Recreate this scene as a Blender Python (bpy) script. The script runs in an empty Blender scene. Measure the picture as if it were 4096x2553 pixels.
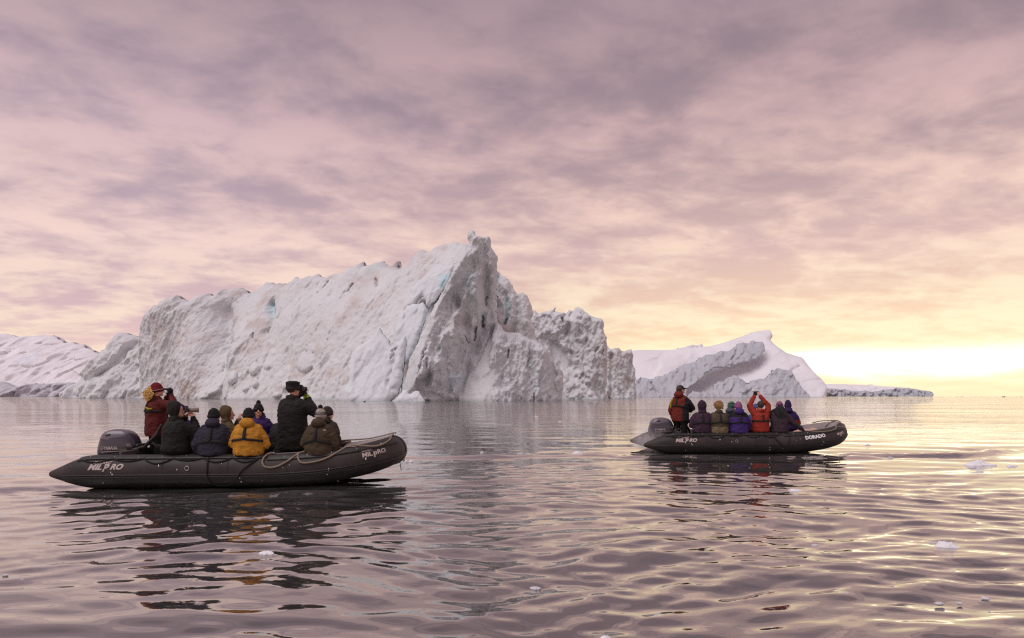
import bpy, math, random
import numpy as np
from mathutils import Vector, Matrix

random.seed(7); rng = np.random.default_rng(7)
S = bpy.context.scene
COL = S.collection
PI = math.pi
F, CX, HY, CH = 2731.0, 2048.0, 1584.0, 1.5      # focal length in photo pixels, principal column, horizon row, eye height

def lin(r, g, b, k=1.0):
    f = lambda c: ((c/255+0.055)/1.055)**2.4 if c/255 > 0.04045 else c/255/12.92
    return (f(r)*k, f(g)*k, f(b)*k)

# ---------------------------------------------------------------- camera
cd = bpy.data.cameras.new('camera'); cam = bpy.data.objects.new('camera', cd); COL.objects.link(cam)
cd.sensor_width = 36.0; cd.lens = 36.0*F/4096.0
cam.location = (0, 0, CH); cam.rotation_euler = (PI/2, 0, 0)
cd.shift_y = (HY-1276.5)/4096.0
cd.clip_start = 0.1; cd.clip_end = 30000
S.camera = cam

# ---------------------------------------------------------------- world: dusk overcast, cloud deck in front of a Nishita sky
SUN_AZ, SUN_EL = -125.0, 60.0
W = bpy.data.worlds.new('World'); S.world = W; W.use_nodes = True
nt = W.node_tree; nt.nodes.clear()
class NB:
    def __init__(s, nt): s.nt = nt
    def n(s, t, **kw):
        nd = s.nt.nodes.new(t)
        for k, v in kw.items(): setattr(nd, k, v)
        return nd
    def put(s, sock, v):
        if isinstance(v, bpy.types.NodeSocket): s.nt.links.new(v, sock)
        elif v is not None:
            if sock.type == 'RGBA' and len(v) == 3: v = (*v, 1)
            sock.default_value = v
    def m(s, op, a, b=None, c=None, clamp=False):
        nd = s.n('ShaderNodeMath', operation=op); nd.use_clamp = clamp
        s.put(nd.inputs[0], a); s.put(nd.inputs[1], b)
        if c is not None: s.put(nd.inputs[2], c)
        return nd.outputs[0]
    def vm(s, op, a, b=None):
        nd = s.n('ShaderNodeVectorMath', operation=op); s.put(nd.inputs[0], a); s.put(nd.inputs[1], b); return nd
    def mix(s, f, a, b, blend='MIX'):
        nd = s.n('ShaderNodeMix', data_type='RGBA', blend_type=blend)
        s.put(nd.inputs['Factor'], f); s.put(nd.inputs[6], a); s.put(nd.inputs[7], b); return nd.outputs[2]
    def rng(s, v, a, b, c=0.0, d=1.0, smooth=True):
        nd = s.n('ShaderNodeMapRange', interpolation_type='SMOOTHSTEP' if smooth else 'LINEAR')
        for k, x in zip((0, 1, 2, 3, 4), (v, a, b, c, d)): s.put(nd.inputs[k], x)
        return nd.outputs[0]
    def noise(s, vec, scale, detail=4, rough=0.5, dist=0.0, out=0):
        nd = s.n('ShaderNodeTexNoise'); s.put(nd.inputs['Vector'], vec)
        nd.inputs['Scale'].default_value = scale; nd.inputs['Detail'].default_value = detail
        nd.inputs['Roughness'].default_value = rough; nd.inputs['Distortion'].default_value = dist
        return nd.outputs[out]
    def ramp(s, f, stops, interp='LINEAR'):
        nd = s.n('ShaderNodeValToRGB'); cr = nd.color_ramp; cr.interpolation = interp
        while len(cr.elements) < len(stops): cr.elements.new(0.5)
        for e, (p, c) in zip(cr.elements, stops): e.position = p; e.color = (*c, 1) if len(c) == 3 else c
        s.put(nd.inputs[0], f); return nd.outputs[0]
    def mapping(s, vec, scale=(1, 1, 1), rot=(0, 0, 0), loc=(0, 0, 0)):
        nd = s.n('ShaderNodeMapping'); s.put(nd.inputs[0], vec)
        nd.inputs['Scale'].default_value = scale; nd.inputs['Rotation'].default_value = rot; nd.inputs['Location'].default_value = loc
        return nd.outputs[0]
b = NB(nt)
tc = b.n('ShaderNodeTexCoord'); d = tc.outputs['Generated']
sp = b.n('ShaderNodeSeparateXYZ'); nt.links.new(d, sp.inputs[0]); dx, dy, dz = sp.outputs
az = b.m('ABSOLUTE', dz)
den = b.m('ADD', az, 0.16)
cb = b.n('ShaderNodeCombineXYZ'); nt.links.new(b.m('DIVIDE', dx, den), cb.inputs[0]); nt.links.new(b.m('DIVIDE', dy, den), cb.inputs[1])
p = b.mapping(cb.outputs[0], rot=(0, 0, math.radians(-14)), loc=(3.4, 1.3, 0))
p2 = b.mapping(p, scale=(0.85, 1.0, 1.0))
n1 = b.noise(p2, 2.7, 5, 0.54, 0.25)
n2 = b.noise(p2, 8.5, 4, 0.58, 0.3)
n3 = b.noise(p, 0.45, 2, 0.5, 0.2)
n2w = b.rng(az, 0.03, 0.34, 0.40, 0.24)
cl = b.m('ADD', b.m('MULTIPLY', n1, 0.68), b.m('ADD', b.m('MULTIPLY', b.m('SUBTRACT', n2, 0.5), n2w), b.m('MULTIPLY', n3, 0.30)))
mask = b.rng(cl, 0.365, 0.625)
# azimuth terms: sun glow sits right of the frame's middle, just over the horizon
ga = math.radians(33)
hl = b.m('SQRT', b.m('ADD', b.m('MULTIPLY', dx, dx), b.m('ADD', b.m('MULTIPLY', dy, dy), 1e-6)))
ca = b.m('DIVIDE', b.m('ADD', b.m('MULTIPLY', dx, math.sin(ga)), b.m('MULTIPLY', dy, math.cos(ga))), hl)
warm = b.rng(ca, 0.45, 0.98)
L = lin
bright_l = b.ramp(az, [(0, L(250,226,204)), (0.05, L(255,232,206)), (0.10, L(252,226,206)), (0.2, L(246,215,206)), (0.34, L(216,186,190)), (0.5, L(174,150,157)), (1, L(184,164,174))])
bright_r = b.ramp(az, [(0, L(253,228,190)), (0.04, L(255,240,202)), (0.09, L(255,240,204)), (0.17, L(251,223,202)), (0.26, L(246,211,198)), (0.36, L(214,180,180)), (0.5, L(172,147,156)), (1, L(184,164,174))])
dark_l = b.ramp(az, [(0, L(244,212,196)), (0.05, L(240,206,196)), (0.1, L(222,188,192)), (0.2, L(198,172,182)), (0.34, L(168,149,164)), (0.5, L(142,126,139)), (1, L(160,145,158))])
dark_r = b.ramp(az, [(0, L(252,222,186)), (0.05, L(253,226,186)), (0.1, L(246,210,180)), (0.2, L(216,182,180)), (0.34, L(168,145,153)), (0.5, L(140,122,133)), (1, L(160,145,158))])
cs = b.mix(mask, b.mix(warm, bright_l, bright_r), b.mix(warm, dark_l, dark_r))
# glow band
gl_az = b.rng(ca, 0.90, 1.0)
zz = b.m('SUBTRACT', az, b.m('ADD', 0.043, b.m('MULTIPLY', b.m('SUBTRACT', n1, 0.5), 0.03)))
gl_el = b.m('POWER', 2.718, b.m('MULTIPLY', b.m('MULTIPLY', zz, zz), -1/(0.0145**2)))
glow = b.m('MULTIPLY', gl_az, gl_el)
halo = b.m('MULTIPLY', b.rng(ca, 0.84, 1.0), b.m('POWER', 2.718, b.m('MULTIPLY', az, -8.0)))
cs = b.mix(1.0, cs, b.mix(b.m('MULTIPLY', halo, 1.0, clamp=True), (0, 0, 0), (0.24, 0.19, 0.09)), 'ADD')
cs = b.mix(1.0, cs, b.mix(glow, (0, 0, 0), (1.15, 1.08, 0.95)), 'ADD')
sky = b.n('ShaderNodeTexSky', sky_type='NISHITA'); sky.sun_disc = False
sky.sun_elevation = math.radians(SUN_EL); sky.sun_rotation = math.radians(SUN_AZ)
cs10 = b.mix(1.0, cs, (10, 10, 10), 'MULTIPLY')
final = b.mix(0.97, sky.outputs[0], cs10)
bg = b.n('ShaderNodeBackground'); bg.inputs['Strength'].default_value = 0.1; nt.links.new(final, bg.inputs[0])
wo = b.n('ShaderNodeOutputWorld'); nt.links.new(bg.outputs[0], wo.inputs[0])

# ---------------------------------------------------------------- one very soft sun: light of the veiled sky behind and left of the viewer
sl = bpy.data.lights.new('sun', 'SUN'); sl.energy = 1.5; sl.angle = math.radians(40); sl.color = (1.0, 0.97, 0.965)
so = bpy.data.objects.new('sun', sl); COL.objects.link(so)
e, a = math.radians(SUN_EL), math.radians(SUN_AZ)
sv = Vector((math.sin(a)*math.cos(e), math.cos(a)*math.cos(e), math.sin(e)))
so.rotation_euler = sv.to_track_quat('Z', 'Y').to_euler(); so.location = (-20, -20, 30)

S.view_settings.view_transform = 'Standard'; S.view_settings.look = 'None'
S.view_settings.exposure = 0.0; S.view_settings.gamma = 1.0; S.view_settings.use_curve_mapping = False
S.render.engine = 'CYCLES'
S.cycles.max_bounces = 6; S.cycles.diffuse_bounces = 3; S.cycles.glossy_bounces = 3; S.cycles.volume_bounces = 1
S.cycles.use_denoising = False; S.cycles.filter_width = 1.25; S.cycles.sample_clamp_indirect = 4.0

# ---------------------------------------------------------------- helpers
def tag(o, label=None, cat=None, group=None, kind=None):
    if label: o['label'] = label
    if cat: o['category'] = cat
    if group: o['group'] = group
    if kind: o['kind'] = kind
    return o
def link(o, parent=None):
    COL.objects.link(o)
    if parent is not None: o.parent = parent
    return o
def mesh_obj(name, V, Fc, mat=None, parent=None, smooth=True):
    me = bpy.data.meshes.new(name)
    if isinstance(V, np.ndarray) and isinstance(Fc, np.ndarray):
        me.vertices.add(len(V)); me.vertices.foreach_set('co', np.ascontiguousarray(V, dtype=np.float32).ravel())
        k = Fc.shape[1]; me.loops.add(Fc.size); me.loops.foreach_set('vertex_index', Fc.ravel().astype(np.int32))
        me.polygons.add(len(Fc)); me.polygons.foreach_set('loop_start', (np.arange(len(Fc))*k).astype(np.int32))
        me.polygons.foreach_set('loop_total', np.full(len(Fc), k, np.int32)); me.update(calc_edges=True)
    else:
        me.from_pydata([tuple(v) for v in V], [], [tuple(f) for f in Fc])
    if smooth: me.polygons.foreach_set('use_smooth', np.ones(len(me.polygons), bool))
    if mat: me.materials.append(mat)
    o = bpy.data.objects.new(name, me); return link(o, parent)
def empty(name, loc=(0, 0, 0), rot=(0, 0, 0)):
    o = bpy.data.objects.new(name, None); o.location = loc; o.rotation_euler = rot; return link(o)

# numpy gradient noise
_P = rng.permutation(512).astype(np.int64); _P = np.concatenate([_P, _P, _P])
_G = rng.normal(size=(512, 3)); _G /= np.linalg.norm(_G, axis=1, keepdims=True)
def pn(x, y, z=0.0, seed=0):
    x = np.asarray(x, float)+seed*17.3; y = np.asarray(y, float)+seed*7.7; z = np.asarray(z, float)+seed*3.1+0*x
    xi, yi, zi = np.floor(x).astype(np.int64), np.floor(y).astype(np.int64), np.floor(z).astype(np.int64)
    xf, yf, zf = x-xi, y-yi, z-zi
    u, v, w = [t*t*t*(t*(t*6-15)+10) for t in (xf, yf, zf)]
    out = 0
    for i in (0, 1):
        for j in (0, 1):
            for k in (0, 1):
                h = _P[(_P[(_P[(xi+i) & 511]+yi+j) & 511]+zi+k) & 511]
                g = _G[h]
                out = out+(u if i else 1-u)*(v if j else 1-v)*(w if k else 1-w)*(g[..., 0]*(xf-i)+g[..., 1]*(yf-j)+g[..., 2]*(zf-k))
    return out
def fbm(x, y, z=0.0, oct=4, gain=0.5, seed=0, ridged=False):
    s, a, f = 0, 1.0, 1.0
    for o in range(oct):
        v = pn(x*f, y*f, z*f, seed+o*5)
        s = s+a*((0.5-2*np.abs(v)) if ridged else v*1.6); a *= gain; f *= 2.03
    return s
def facet(x, y, size, seed=0, tilt=0.8, rot=0.0, stretch=1.0):
    c, s = math.cos(rot), math.sin(rot)
    u, v = (x*c+y*s)/(size*stretch), (-x*s+y*c)/size
    iu, iv = np.floor(u).astype(np.int64), np.floor(v).astype(np.int64)
    best = np.full(np.shape(u), 1e9)
    for i in range(-2, 3):
        for j in range(-2, 3):
            h = _P[(_P[(iu+i+seed*13) & 511]+iv+j+seed*7) & 511]
            g = _G[h]; g2 = _G[(h*7+3) & 511]
            su, sv_ = iu+i+0.5+0.48*g[..., 0], iv+j+0.5+0.48*g[..., 1]
            du, dv = u-su, v-sv_
            val = du*du+dv*dv+0.35*g[..., 2]+tilt*(g2[..., 0]*du+g2[..., 1]*dv)
            best = np.minimum(best, val)
    return best*size
def planes(x, y, size, seed=0, tilt=0.8, rot=0.0, stretch=1.0, k=16.0):
    """fractured look: each cell is its own tilted plane, joined over narrow steps"""
    c, s = math.cos(rot), math.sin(rot)
    u, v = (x*c+y*s)/(size*stretch), (-x*s+y*c)/size
    iu, iv = np.floor(u).astype(np.int64), np.floor(v).astype(np.int64)
    cand = []
    for i in range(-1, 2):
        for j in range(-1, 2):
            h = _P[(_P[(iu+i+seed*13) & 511]+iv+j+seed*7) & 511]
            g = _G[h]; g2 = _G[(h*7+3) & 511]
            du, dv = u-(iu+i+0.5+0.48*g[..., 0]), v-(iv+j+0.5+0.48*g[..., 1])
            cand.append((du*du+dv*dv+0.25*g2[..., 2], 0.30*g[..., 2]+tilt*(g2[..., 0]*du+g2[..., 1]*dv)))
    m = np.min([q[0] for q in cand], axis=0)
    W_ = [np.exp(-k*(q[0]-m)) for q in cand]
    return sum(w*q[1] for w, q in zip(W_, cand))/sum(W_)*size
def seg_dist(X, Y, pts, closed=False):
    best = np.full(np.shape(X), 1e9); pts = list(pts)
    if closed: pts = pts+[pts[0]]
    for (x0, y0), (x1, y1) in zip(pts[:-1], pts[1:]):
        ex, ey = x1-x0, y1-y0; L2 = ex*ex+ey*ey+1e-9
        t = np.clip(((X-x0)*ex+(Y-y0)*ey)/L2, 0, 1)
        best = np.minimum(best, (X-x0-t*ex)**2+(Y-y0-t*ey)**2)
    return np.sqrt(best)
def inside(X, Y, pts):
    r = np.zeros(np.shape(X), bool); n = len(pts)
    for i in range(n):
        x0, y0 = pts[i]; x1, y1 = pts[(i+1) % n]
        if y0 == y1: continue
        c = (y0 > Y) != (y1 > Y)
        r ^= c & (X < (x1-x0)*(Y-y0)/(y1-y0)+x0)
    return r
def grid_faces(nr, nc, cyclic=False):
    i, j = np.meshgrid(np.arange(nr-1), np.arange(nc if cyclic else nc-1), indexing='ij')
    j2 = (j+1) % nc
    return np.stack([i*nc+j, i*nc+j2, (i+1)*nc+j2, (i+1)*nc+j], -1).reshape(-1, 4)
def set_attr(o, name, arr):
    at = o.data.attributes.new(name, 'FLOAT', 'POINT'); at.data.foreach_set('value', np.asarray(arr, np.float32))

def new_mat(name):
    m = bpy.data.materials.new(name); m.use_nodes = True; nb = NB(m.node_tree)
    bsdf = m.node_tree.nodes['Principled BSDF']; return m, nb, bsdf
def mat(name, col, rough=0.6, var=0.18, scale=6.0, bump=0.0, bscale=20.0, bstretch=(1, 1, 1), spec=0.4, metal=0.0, sheen=0.0):
    m, nb, bs = new_mat(name)
    oc = nb.n('ShaderNodeTexCoord').outputs['Object']
    n = nb.noise(oc, scale, 5, 0.6)
    f = nb.rng(n, 0.3, 0.7)
    c0 = tuple(max(0, c*(1-var)) for c in col); c1 = tuple(min(1, c*(1+var)) for c in col)
    nb.put(bs.inputs['Base Color'], nb.mix(f, c0, c1))
    nb.put(bs.inputs['Roughness'], nb.rng(n, 0.25, 0.75, rough*0.85, min(1, rough*1.12)))
    bs.inputs['Specular IOR Level'].default_value = spec; bs.inputs['Metallic'].default_value = metal
    if sheen: bs.inputs['Sheen Weight'].default_value = sheen
    if bump:
        v = nb.mapping(oc, scale=bstretch)
        bn = nb.n('ShaderNodeBump'); bn.inputs['Strength'].default_value = bump; bn.inputs['Distance'].default_value = 0.02
        nb.put(bn.inputs['Height'], nb.noise(v, bscale, 5, 0.6, 0.4)); nb.put(bs.inputs['Normal'], bn.outputs[0])
    return m

# ================================================================= WATER
def water():
    dense = np.radians(np.linspace(-46, 46, 980))
    coarse = np.radians(np.linspace(46, 314, 90)[1:-1])
    th = np.concatenate([dense, coarse])
    drops = np.concatenate([np.linspace(330, 2, 560), np.geomspace(2, 0.08, 26)[1:]])   # rows, in render pixels under the horizon
    r = CH*683.0/drops; r = np.concatenate([[0.4, 1.2, 2.2], r])
    R, T = np.meshgrid(r, th, indexing='ij')
    X, Y = R*np.sin(T), R*np.cos(T)
    dr = np.gradient(r)[:, None]*np.ones_like(T)
    Z = np.zeros_like(X)
    g = np.random.default_rng(21)
    # swell and chop as a sum of travelling waves; those too short for the rows fade out (the material takes over)
    wx = 1.1*fbm(X/7, Y/5, 0.3, 2, seed=3); wy = 0.8*fbm(X/6, Y/6, 7.3, 2, seed=4)
    Xw, Yw = X+wx, Y+wy
    gust = 0.75+0.7*np.clip(fbm(X/16, Y/9, 2.0, 2, seed=8)+0.35, 0, 1.4)
    for k in range(124):
        lam = math.exp(g.uniform(math.log(0.16), math.log(2.8)))
        ang = g.normal(0, 0.34)+(0.20 if g.random() < 0.5 else -0.22)
        kx, ky = math.sin(ang)*2*PI/lam, math.cos(ang)*2*PI/lam
        slope = 0.0098*(1.0 if lam > 0.24 else 0.8)*(1.0 if lam < 0.75 else 0.42)
        amp = slope*lam/(2*PI)*1.42
        fade = np.clip((lam/(2.6*dr)-0.6)/1.0, 0, 1)
        ph = kx*Xw+ky*Yw+g.uniform(0, 2*PI)
        Z += amp*fade*np.sin(ph)*(gust if lam < 3 else 1)
    # wakes of the two boats: bow wave and trailing crests
    def ridge(pts, h, w):
        nonlocal Z
        dd = seg_dist(X, Y, pts)
        h = h*(0.55+0.9*np.clip(0.4+fbm(X/1.6, Y/1.1, 4.4, 2, seed=9), 0, 1.3))
        Z += h*(np.exp(-(dd/w)**2)-0.55*np.exp(-((dd-2.1*w)/(1.3*w))**2)) * np.clip(0.45/ dr, 0, 1)
    ridge([(8.9, 17.7), (9.8, 17.2), (11.2, 17.3), (12.4, 17.9), (13.6, 18.9)], 0.06, 0.26)
    ridge([(8.6, 16.9), (10.4, 16.0), (12.6, 16.0), (15.0, 17.2)], 0.03, 0.24)
    ridge([(3.0, 17.1), (4.6, 16.9), (6.6, 16.6), (8.8, 16.9)], 0.05, 0.22)
    ridge([(2.4, 17.5), (0.4, 17.0), (-2.0, 16.6), (-4.5, 16.7)], 0.05, 0.35)
    ridge([(-7.6, 10.7), (-6.3, 10.45), (-4.5, 10.35), (-2.6, 10.7), (-1.6, 11.1)], 0.028, 0.16)
    ridge([(-7.8, 11.3), (-9.2, 11.0), (-11.5, 10.9)], 0.04, 0.25)
    Z[:3] *= 0.2
    side = np.clip((np.abs(np.where(T > PI, T-2*PI, T))-0.80)/0.1, 0, 1)
    Z *= 1-0.9*side
    V = np.stack([X, Y, Z], -1).reshape(-1, 3)
    nr, nc = X.shape
    Fc = grid_faces(nr, nc, True)
    V = np.vstack([V, [[0, 0, 0]]])
    # centre cap as degenerate quads is avoided: a small triangle fan stored as its own list
    m, nb, bs = new_mat('sea_water')
    t = m.node_tree; t.nodes.remove(bs)
    geo = nb.n('ShaderNodeNewGeometry').outputs['Position']
    at = nb.n('ShaderNodeAttribute', attribute_name='far').outputs['Fac']
    v1 = nb.mapping(geo, scale=(0.55, 1.0, 1.0), rot=(0, 0, 0.12)); v2 = nb.mapping(geo, scale=(0.5, 1, 1), rot=(0, 0, -0.25))
    fine = nb.noise(v1, 6.0, 3, 0.5, 0.4); mid = nb.noise(v2, 1.7, 3, 0.55, 0.6); big = nb.noise(v1, 0.42, 3, 0.5, 0.5)
    gst = nb.rng(nb.noise(nb.mapping(geo, scale=(0.035, 0.11, 1)), 1.0, 5, 0.62, 0.6), 0.36, 0.64, 0.15, 1.8)
    h = nb.m('ADD', nb.m('MULTIPLY', fine, nb.m('MULTIPLY', gst, nb.m('ADD', 0.0018, nb.m('MULTIPLY', at, 0.011)))),
             nb.m('ADD', nb.m('MULTIPLY', mid, nb.m('MULTIPLY', nb.m('MULTIPLY', nb.m('ADD', at, 0.03), nb.m('ADD', nb.m('MULTIPLY', gst, 0.6), 0.4)), 0.10)), nb.m('MULTIPLY', big, nb.m('MULTIPLY', at, 0.20))))
    bn = nb.n('ShaderNodeBump'); bn.inputs['Strength'].default_value = 1.0; bn.inputs['Distance'].default_value = 1.0
    nb.put(bn.inputs['Height'], h)
    fr = nb.n('ShaderNodeFresnel'); fr.inputs['IOR'].default_value = 1.33; nb.put(fr.inputs['Normal'], bn.outputs[0])
    fac = nb.m('MINIMUM', nb.m('MULTIPLY', nb.m('POWER', fr.outputs[0], 0.47), 1.0), 0.97)
    df = nb.n('ShaderNodeBsdfDiffuse'); nb.put(df.inputs['Color'], (0.048, 0.046, 0.045))
    gs = nb.n('ShaderNodeBsdfGlossy'); gs.inputs['Roughness'].default_value = 0.03; nb.put(gs.inputs['Normal'], bn.outputs[0])
    nb.put(gs.inputs['Color'], (1.0, 0.98, 0.955))
    mx = nb.n('ShaderNodeMixShader'); nb.put(mx.inputs[0], fac); nb.put(mx.inputs[1], df.outputs[0]); nb.put(mx.inputs[2], gs.outputs[0])
    nb.put(t.nodes['Material Output'].inputs['Surface'], mx.outputs[0])
    o = mesh_obj('sea', V[:-1], Fc, m)
    set_attr(o, 'far', np.clip((dr-0.25)/1.2, 0, 1).ravel())
    tag(o, kind='structure')
water()
# ================================================================= ICE
def ice_material(name, white, blue, dirt, bump=0.6, bscale=0.35, dirt_amt=0.5, smoothness=0.0):
    m, nb, bs = new_mat(name)
    oc = nb.n('ShaderNodeTexCoord').outputs['Object']
    fb = nb.n('ShaderNodeAttribute', attribute_name='blue').outputs['Fac']
    fd = nb.n('ShaderNodeAttribute', attribute_name='dirt').outputs['Fac']
    st = nb.mapping(oc, scale=(1.0, 1.0, 0.45), rot=(0, math.radians(38), 0))
    n1 = nb.noise(st, bscale*0.25, 6, 0.62, 0.8); n2 = nb.noise(st, bscale*1.6, 6, 0.65, 0.3); n3 = nb.noise(oc, bscale*0.06, 3, 0.5)
    c = nb.mix(nb.rng(n3, 0.35, 0.65), white, tuple(w*0.93 for w in white))
    c = nb.mix(nb.rng(nb.m('ADD', nb.m('MULTIPLY', n1, 0.6), nb.m('MULTIPLY', n2, 0.4)), 0.50, 0.66, 0, dirt_amt), c, dirt)
    c = nb.mix(nb.rng(nb.m('ADD', nb.m('MULTIPLY', fd, 0.8), nb.m('MULTIPLY', n1, 0.5)), 0.45, 1.15, 0, 0.85), c, dirt)
    c = nb.mix(nb.rng(nb.m('ADD', fb, nb.m('MULTIPLY', nb.m('SUBTRACT', n1, 0.5), 0.8)), 0.25, 0.95, 0, 0.9), c, blue)
    if 'growler' not in name:
        sx = nb.n('ShaderNodeSeparateXYZ'); nb.put(sx.inputs[0], oc)
        wet = nb.rng(nb.m('ADD', sx.outputs[2], nb.m('MULTIPLY', n1, 1.2)), 0.6, 1.9, 0.55, 0.0)
        c = nb.mix(wet, c, (0.36, 0.40, 0.43))
    nb.put(bs.inputs['Base Color'], c)
    bs.inputs['Roughness'].default_value = 0.75; bs.inputs['Specular IOR Level'].default_value = 0.25
    bn = nb.n('ShaderNodeBump'); bn.inputs['Strength'].default_value = bump; bn.inputs['Distance'].default_value = 0.35/bscale*0.9
    hh = nb.m('ADD', nb.m('MULTIPLY', n1, 0.9), nb.m('MULTIPLY', n2, 0.55))
    nb.put(bn.inputs['Height'], hh); nb.put(bs.inputs['Normal'], bn.outputs[0])
    return m
WHITE = (0.715, 0.725, 0.74); BLUE = (0.52, 0.66, 0.70); DIRT = (0.56, 0.49, 0.46)
M_ice = ice_material('crumbled_ice', WHITE, BLUE, DIRT, 0.75, 0.9, 0.42)
M_ice_grey = ice_material('dirty_ice', (0.69, 0.71, 0.735), BLUE, (0.48, 0.44, 0.44), 0.6, 0.8, 0.5)
M_slab = ice_material('smooth_white_ice', (0.74, 0.775, 0.81), (0.52, 0.72, 0.80), (0.66, 0.60, 0.58), 0.30, 0.8, 0.15)
M_far = ice_material('far_snow', (0.88, 0.85, 0.88), (0.62, 0.66, 0.74), (0.72, 0.68, 0.70), 0.5, 0.12, 0.4)
M_far_dark = ice_material('far_dark_ice', (0.62, 0.61, 0.66), (0.50, 0.56, 0.62), (0.42, 0.40, 0.43), 0.8, 0.2, 0.8)  # darker grey base colour for the low far-left ridge
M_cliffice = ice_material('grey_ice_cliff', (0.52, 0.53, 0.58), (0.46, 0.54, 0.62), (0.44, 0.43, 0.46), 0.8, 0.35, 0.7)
M_snow = ice_material('smooth_snow', (0.88, 0.86, 0.89), (0.6, 0.72, 0.8), (0.78, 0.74, 0.76), 0.15, 0.2, 0.2)

def px2x(px, D): return (px-CX)/F*D
def px2z(py, D): return CH+(HY-py)/F*D

def ice_part(name, poly, depth, R, T, cell, relief=None, m=M_ice, parent=None, jag=0.0, jscale=6.0, back=2.5, D0=None, seed=0, xrange=None):
    """A closed block of ice: outline traced round the polygon, front face on depth(X,Z), rounded over its rim, body behind."""
    pts = []
    for px, py in poly:
        D = D0
        for _ in range(12):
            X, Z = px2x(px, D), px2z(py, D); Dn = float(depth(np.array([X]), np.array([Z]))[0])+T*(0.35 if Z > 1 else 0.0)
            D = 0.5*D+0.5*Dn
        pts.append((px2x(px, D), px2z(py, D)))
    # subdivide and roughen the rim above the water
    out = []
    n = len(pts)
    for i in range(n):
        (x0, z0), (x1, z1) = pts[i], pts[(i+1) % n]
        k = max(1, int(math.hypot(x1-x0, z1-z0)/(2.0*cell)))
        for q in range(k):
            t = q/k; out.append((x0+(x1-x0)*t, z0+(z1-z0)*t))
    P = np.array(out)
    if jag:
        c = np.clip((P[:, 1]+0.5)/3, 0, 1)[:, None]
        off = np.stack([fbm(P[:, 0]/jscale, P[:, 1]/jscale, 1.3+seed, 4, 0.6, seed=11), fbm(P[:, 0]/jscale, P[:, 1]/jscale, 9.1+seed, 4, 0.6, seed=12)], 1)
        P = P+jag*off*c
    poly2 = [tuple(q) for q in P]
    x0, x1 = P[:, 0].min(), P[:, 0].max(); z0, z1 = P[:, 1].min(), P[:, 1].max()
    if xrange: x0, x1 = xrange
    nx, nz = int((x1-x0)/cell)+3, int((z1-z0)/cell)+3
    gx = x0-cell+np.arange(nx+1)*cell; gz = z0-cell+np.arange(nz+1)*cell
    X, Z = np.meshgrid(gx, gz)
    ins = inside(X, Z, poly2)
    # distance to rim (rim parts under water ignored)
    A = P; B = np.roll(P, -1, 0); keep = ~((A[:, 1] < -1.0) & (B[:, 1] < -1.0))
    dist = np.full(X.shape, 1e9); QX = X.copy(); QZ = Z.copy(); full = np.full(X.shape, 1e9)
    for (ax, az_), (bx, bz), kp in zip(A, B, keep):
        ex, ez = bx-ax, bz-az_; L2 = ex*ex+ez*ez+1e-9
        rad = R*1.6+2*cell if kp else 2*cell
        i0 = max(0, int((min(ax, bx)-rad-gx[0])/cell)); i1 = int((max(ax, bx)+rad-gx[0])/cell)+2
        j0 = max(0, int((min(az_, bz)-rad-gz[0])/cell)); j1 = int((max(az_, bz)+rad-gz[0])/cell)+2
        sx, sz = X[j0:j1, i0:i1], Z[j0:j1, i0:i1]
        t = np.clip(((sx-ax)*ex+(sz-az_)*ez)/L2, 0, 1); qx, qz = ax+t*ex, az_+t*ez
        dd = np.hypot(sx-qx, sz-qz)
        if kp: dist[j0:j1, i0:i1] = np.minimum(dist[j0:j1, i0:i1], dd)
        w = dd < full[j0:j1, i0:i1]
        full[j0:j1, i0:i1][w] = dd[w]; QX[j0:j1, i0:i1][w] = qx[w]; QZ[j0:j1, i0:i1][w] = qz[w]
    use = ins | (full < cell*0.75)
    snap = use & ~ins
    X = np.where(snap, QX, X); Z = np.where(snap, QZ, Z); d = np.where(snap, 0, dist)
    t = np.clip(d/R, 0, 1); rim = T*(1-np.sqrt(np.clip(1-(1-t)**2, 0, 1)))
    D = depth(X, Z)
    rl = bl = di = np.zeros_like(X)
    if relief is not None: rl, bl, di = relief(X, Z)
    wt = np.clip(d/(R*0.35+0.3), 0, 1)**0.7
    Yf = D+rim+rl*wt
    tb = np.clip(d/(R*1.5), 0, 1); Yb = D+T+back*T*np.sqrt(np.clip(1-(1-tb)**2, 0, 1))
    Yf = np.minimum(Yf, Yb-0.02*(d > 0))
    q = use[:-1, :-1] & use[1:, :-1] & use[:-1, 1:] & use[1:, 1:]
    # drop quads with no corner inside
    q &= (ins[:-1, :-1] | ins[1:, :-1] | ins[:-1, 1:] | ins[1:, 1:])
    j, i = np.nonzero(q); W_ = X.shape[1]
    f = np.stack([j*W_+i, j*W_+i+1, (j+1)*W_+i+1, (j+1)*W_+i], 1)
    idx = np.full(X.size, -1); used = np.unique(f); idx[used] = np.arange(len(used))
    ff = idx[f]; nv = len(used)
    # back sheet: coarser is not needed, but skip its interior by sharing rim vertices
    flat = lambda a: a.ravel()[used]
    Vf = np.stack([flat(X), flat(Yf), flat(Z)], 1)
    Vb = np.stack([flat(X), flat(Yb), flat(Z)], 1)
    # bottom faces stay under water; side seams are the snapped vertices shared by both sheets
    fb = ff[:, ::-1]
    V = np.vstack([Vf, Vb]); Fa = np.vstack([ff, fb+nv])
    o = mesh_obj(name, V, Fa, m, parent)
    set_attr(o, 'blue', np.concatenate([flat(bl), flat(bl)*0])); set_attr(o, 'dirt', np.concatenate([flat(di), flat(di)*0]))
    return o

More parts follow.
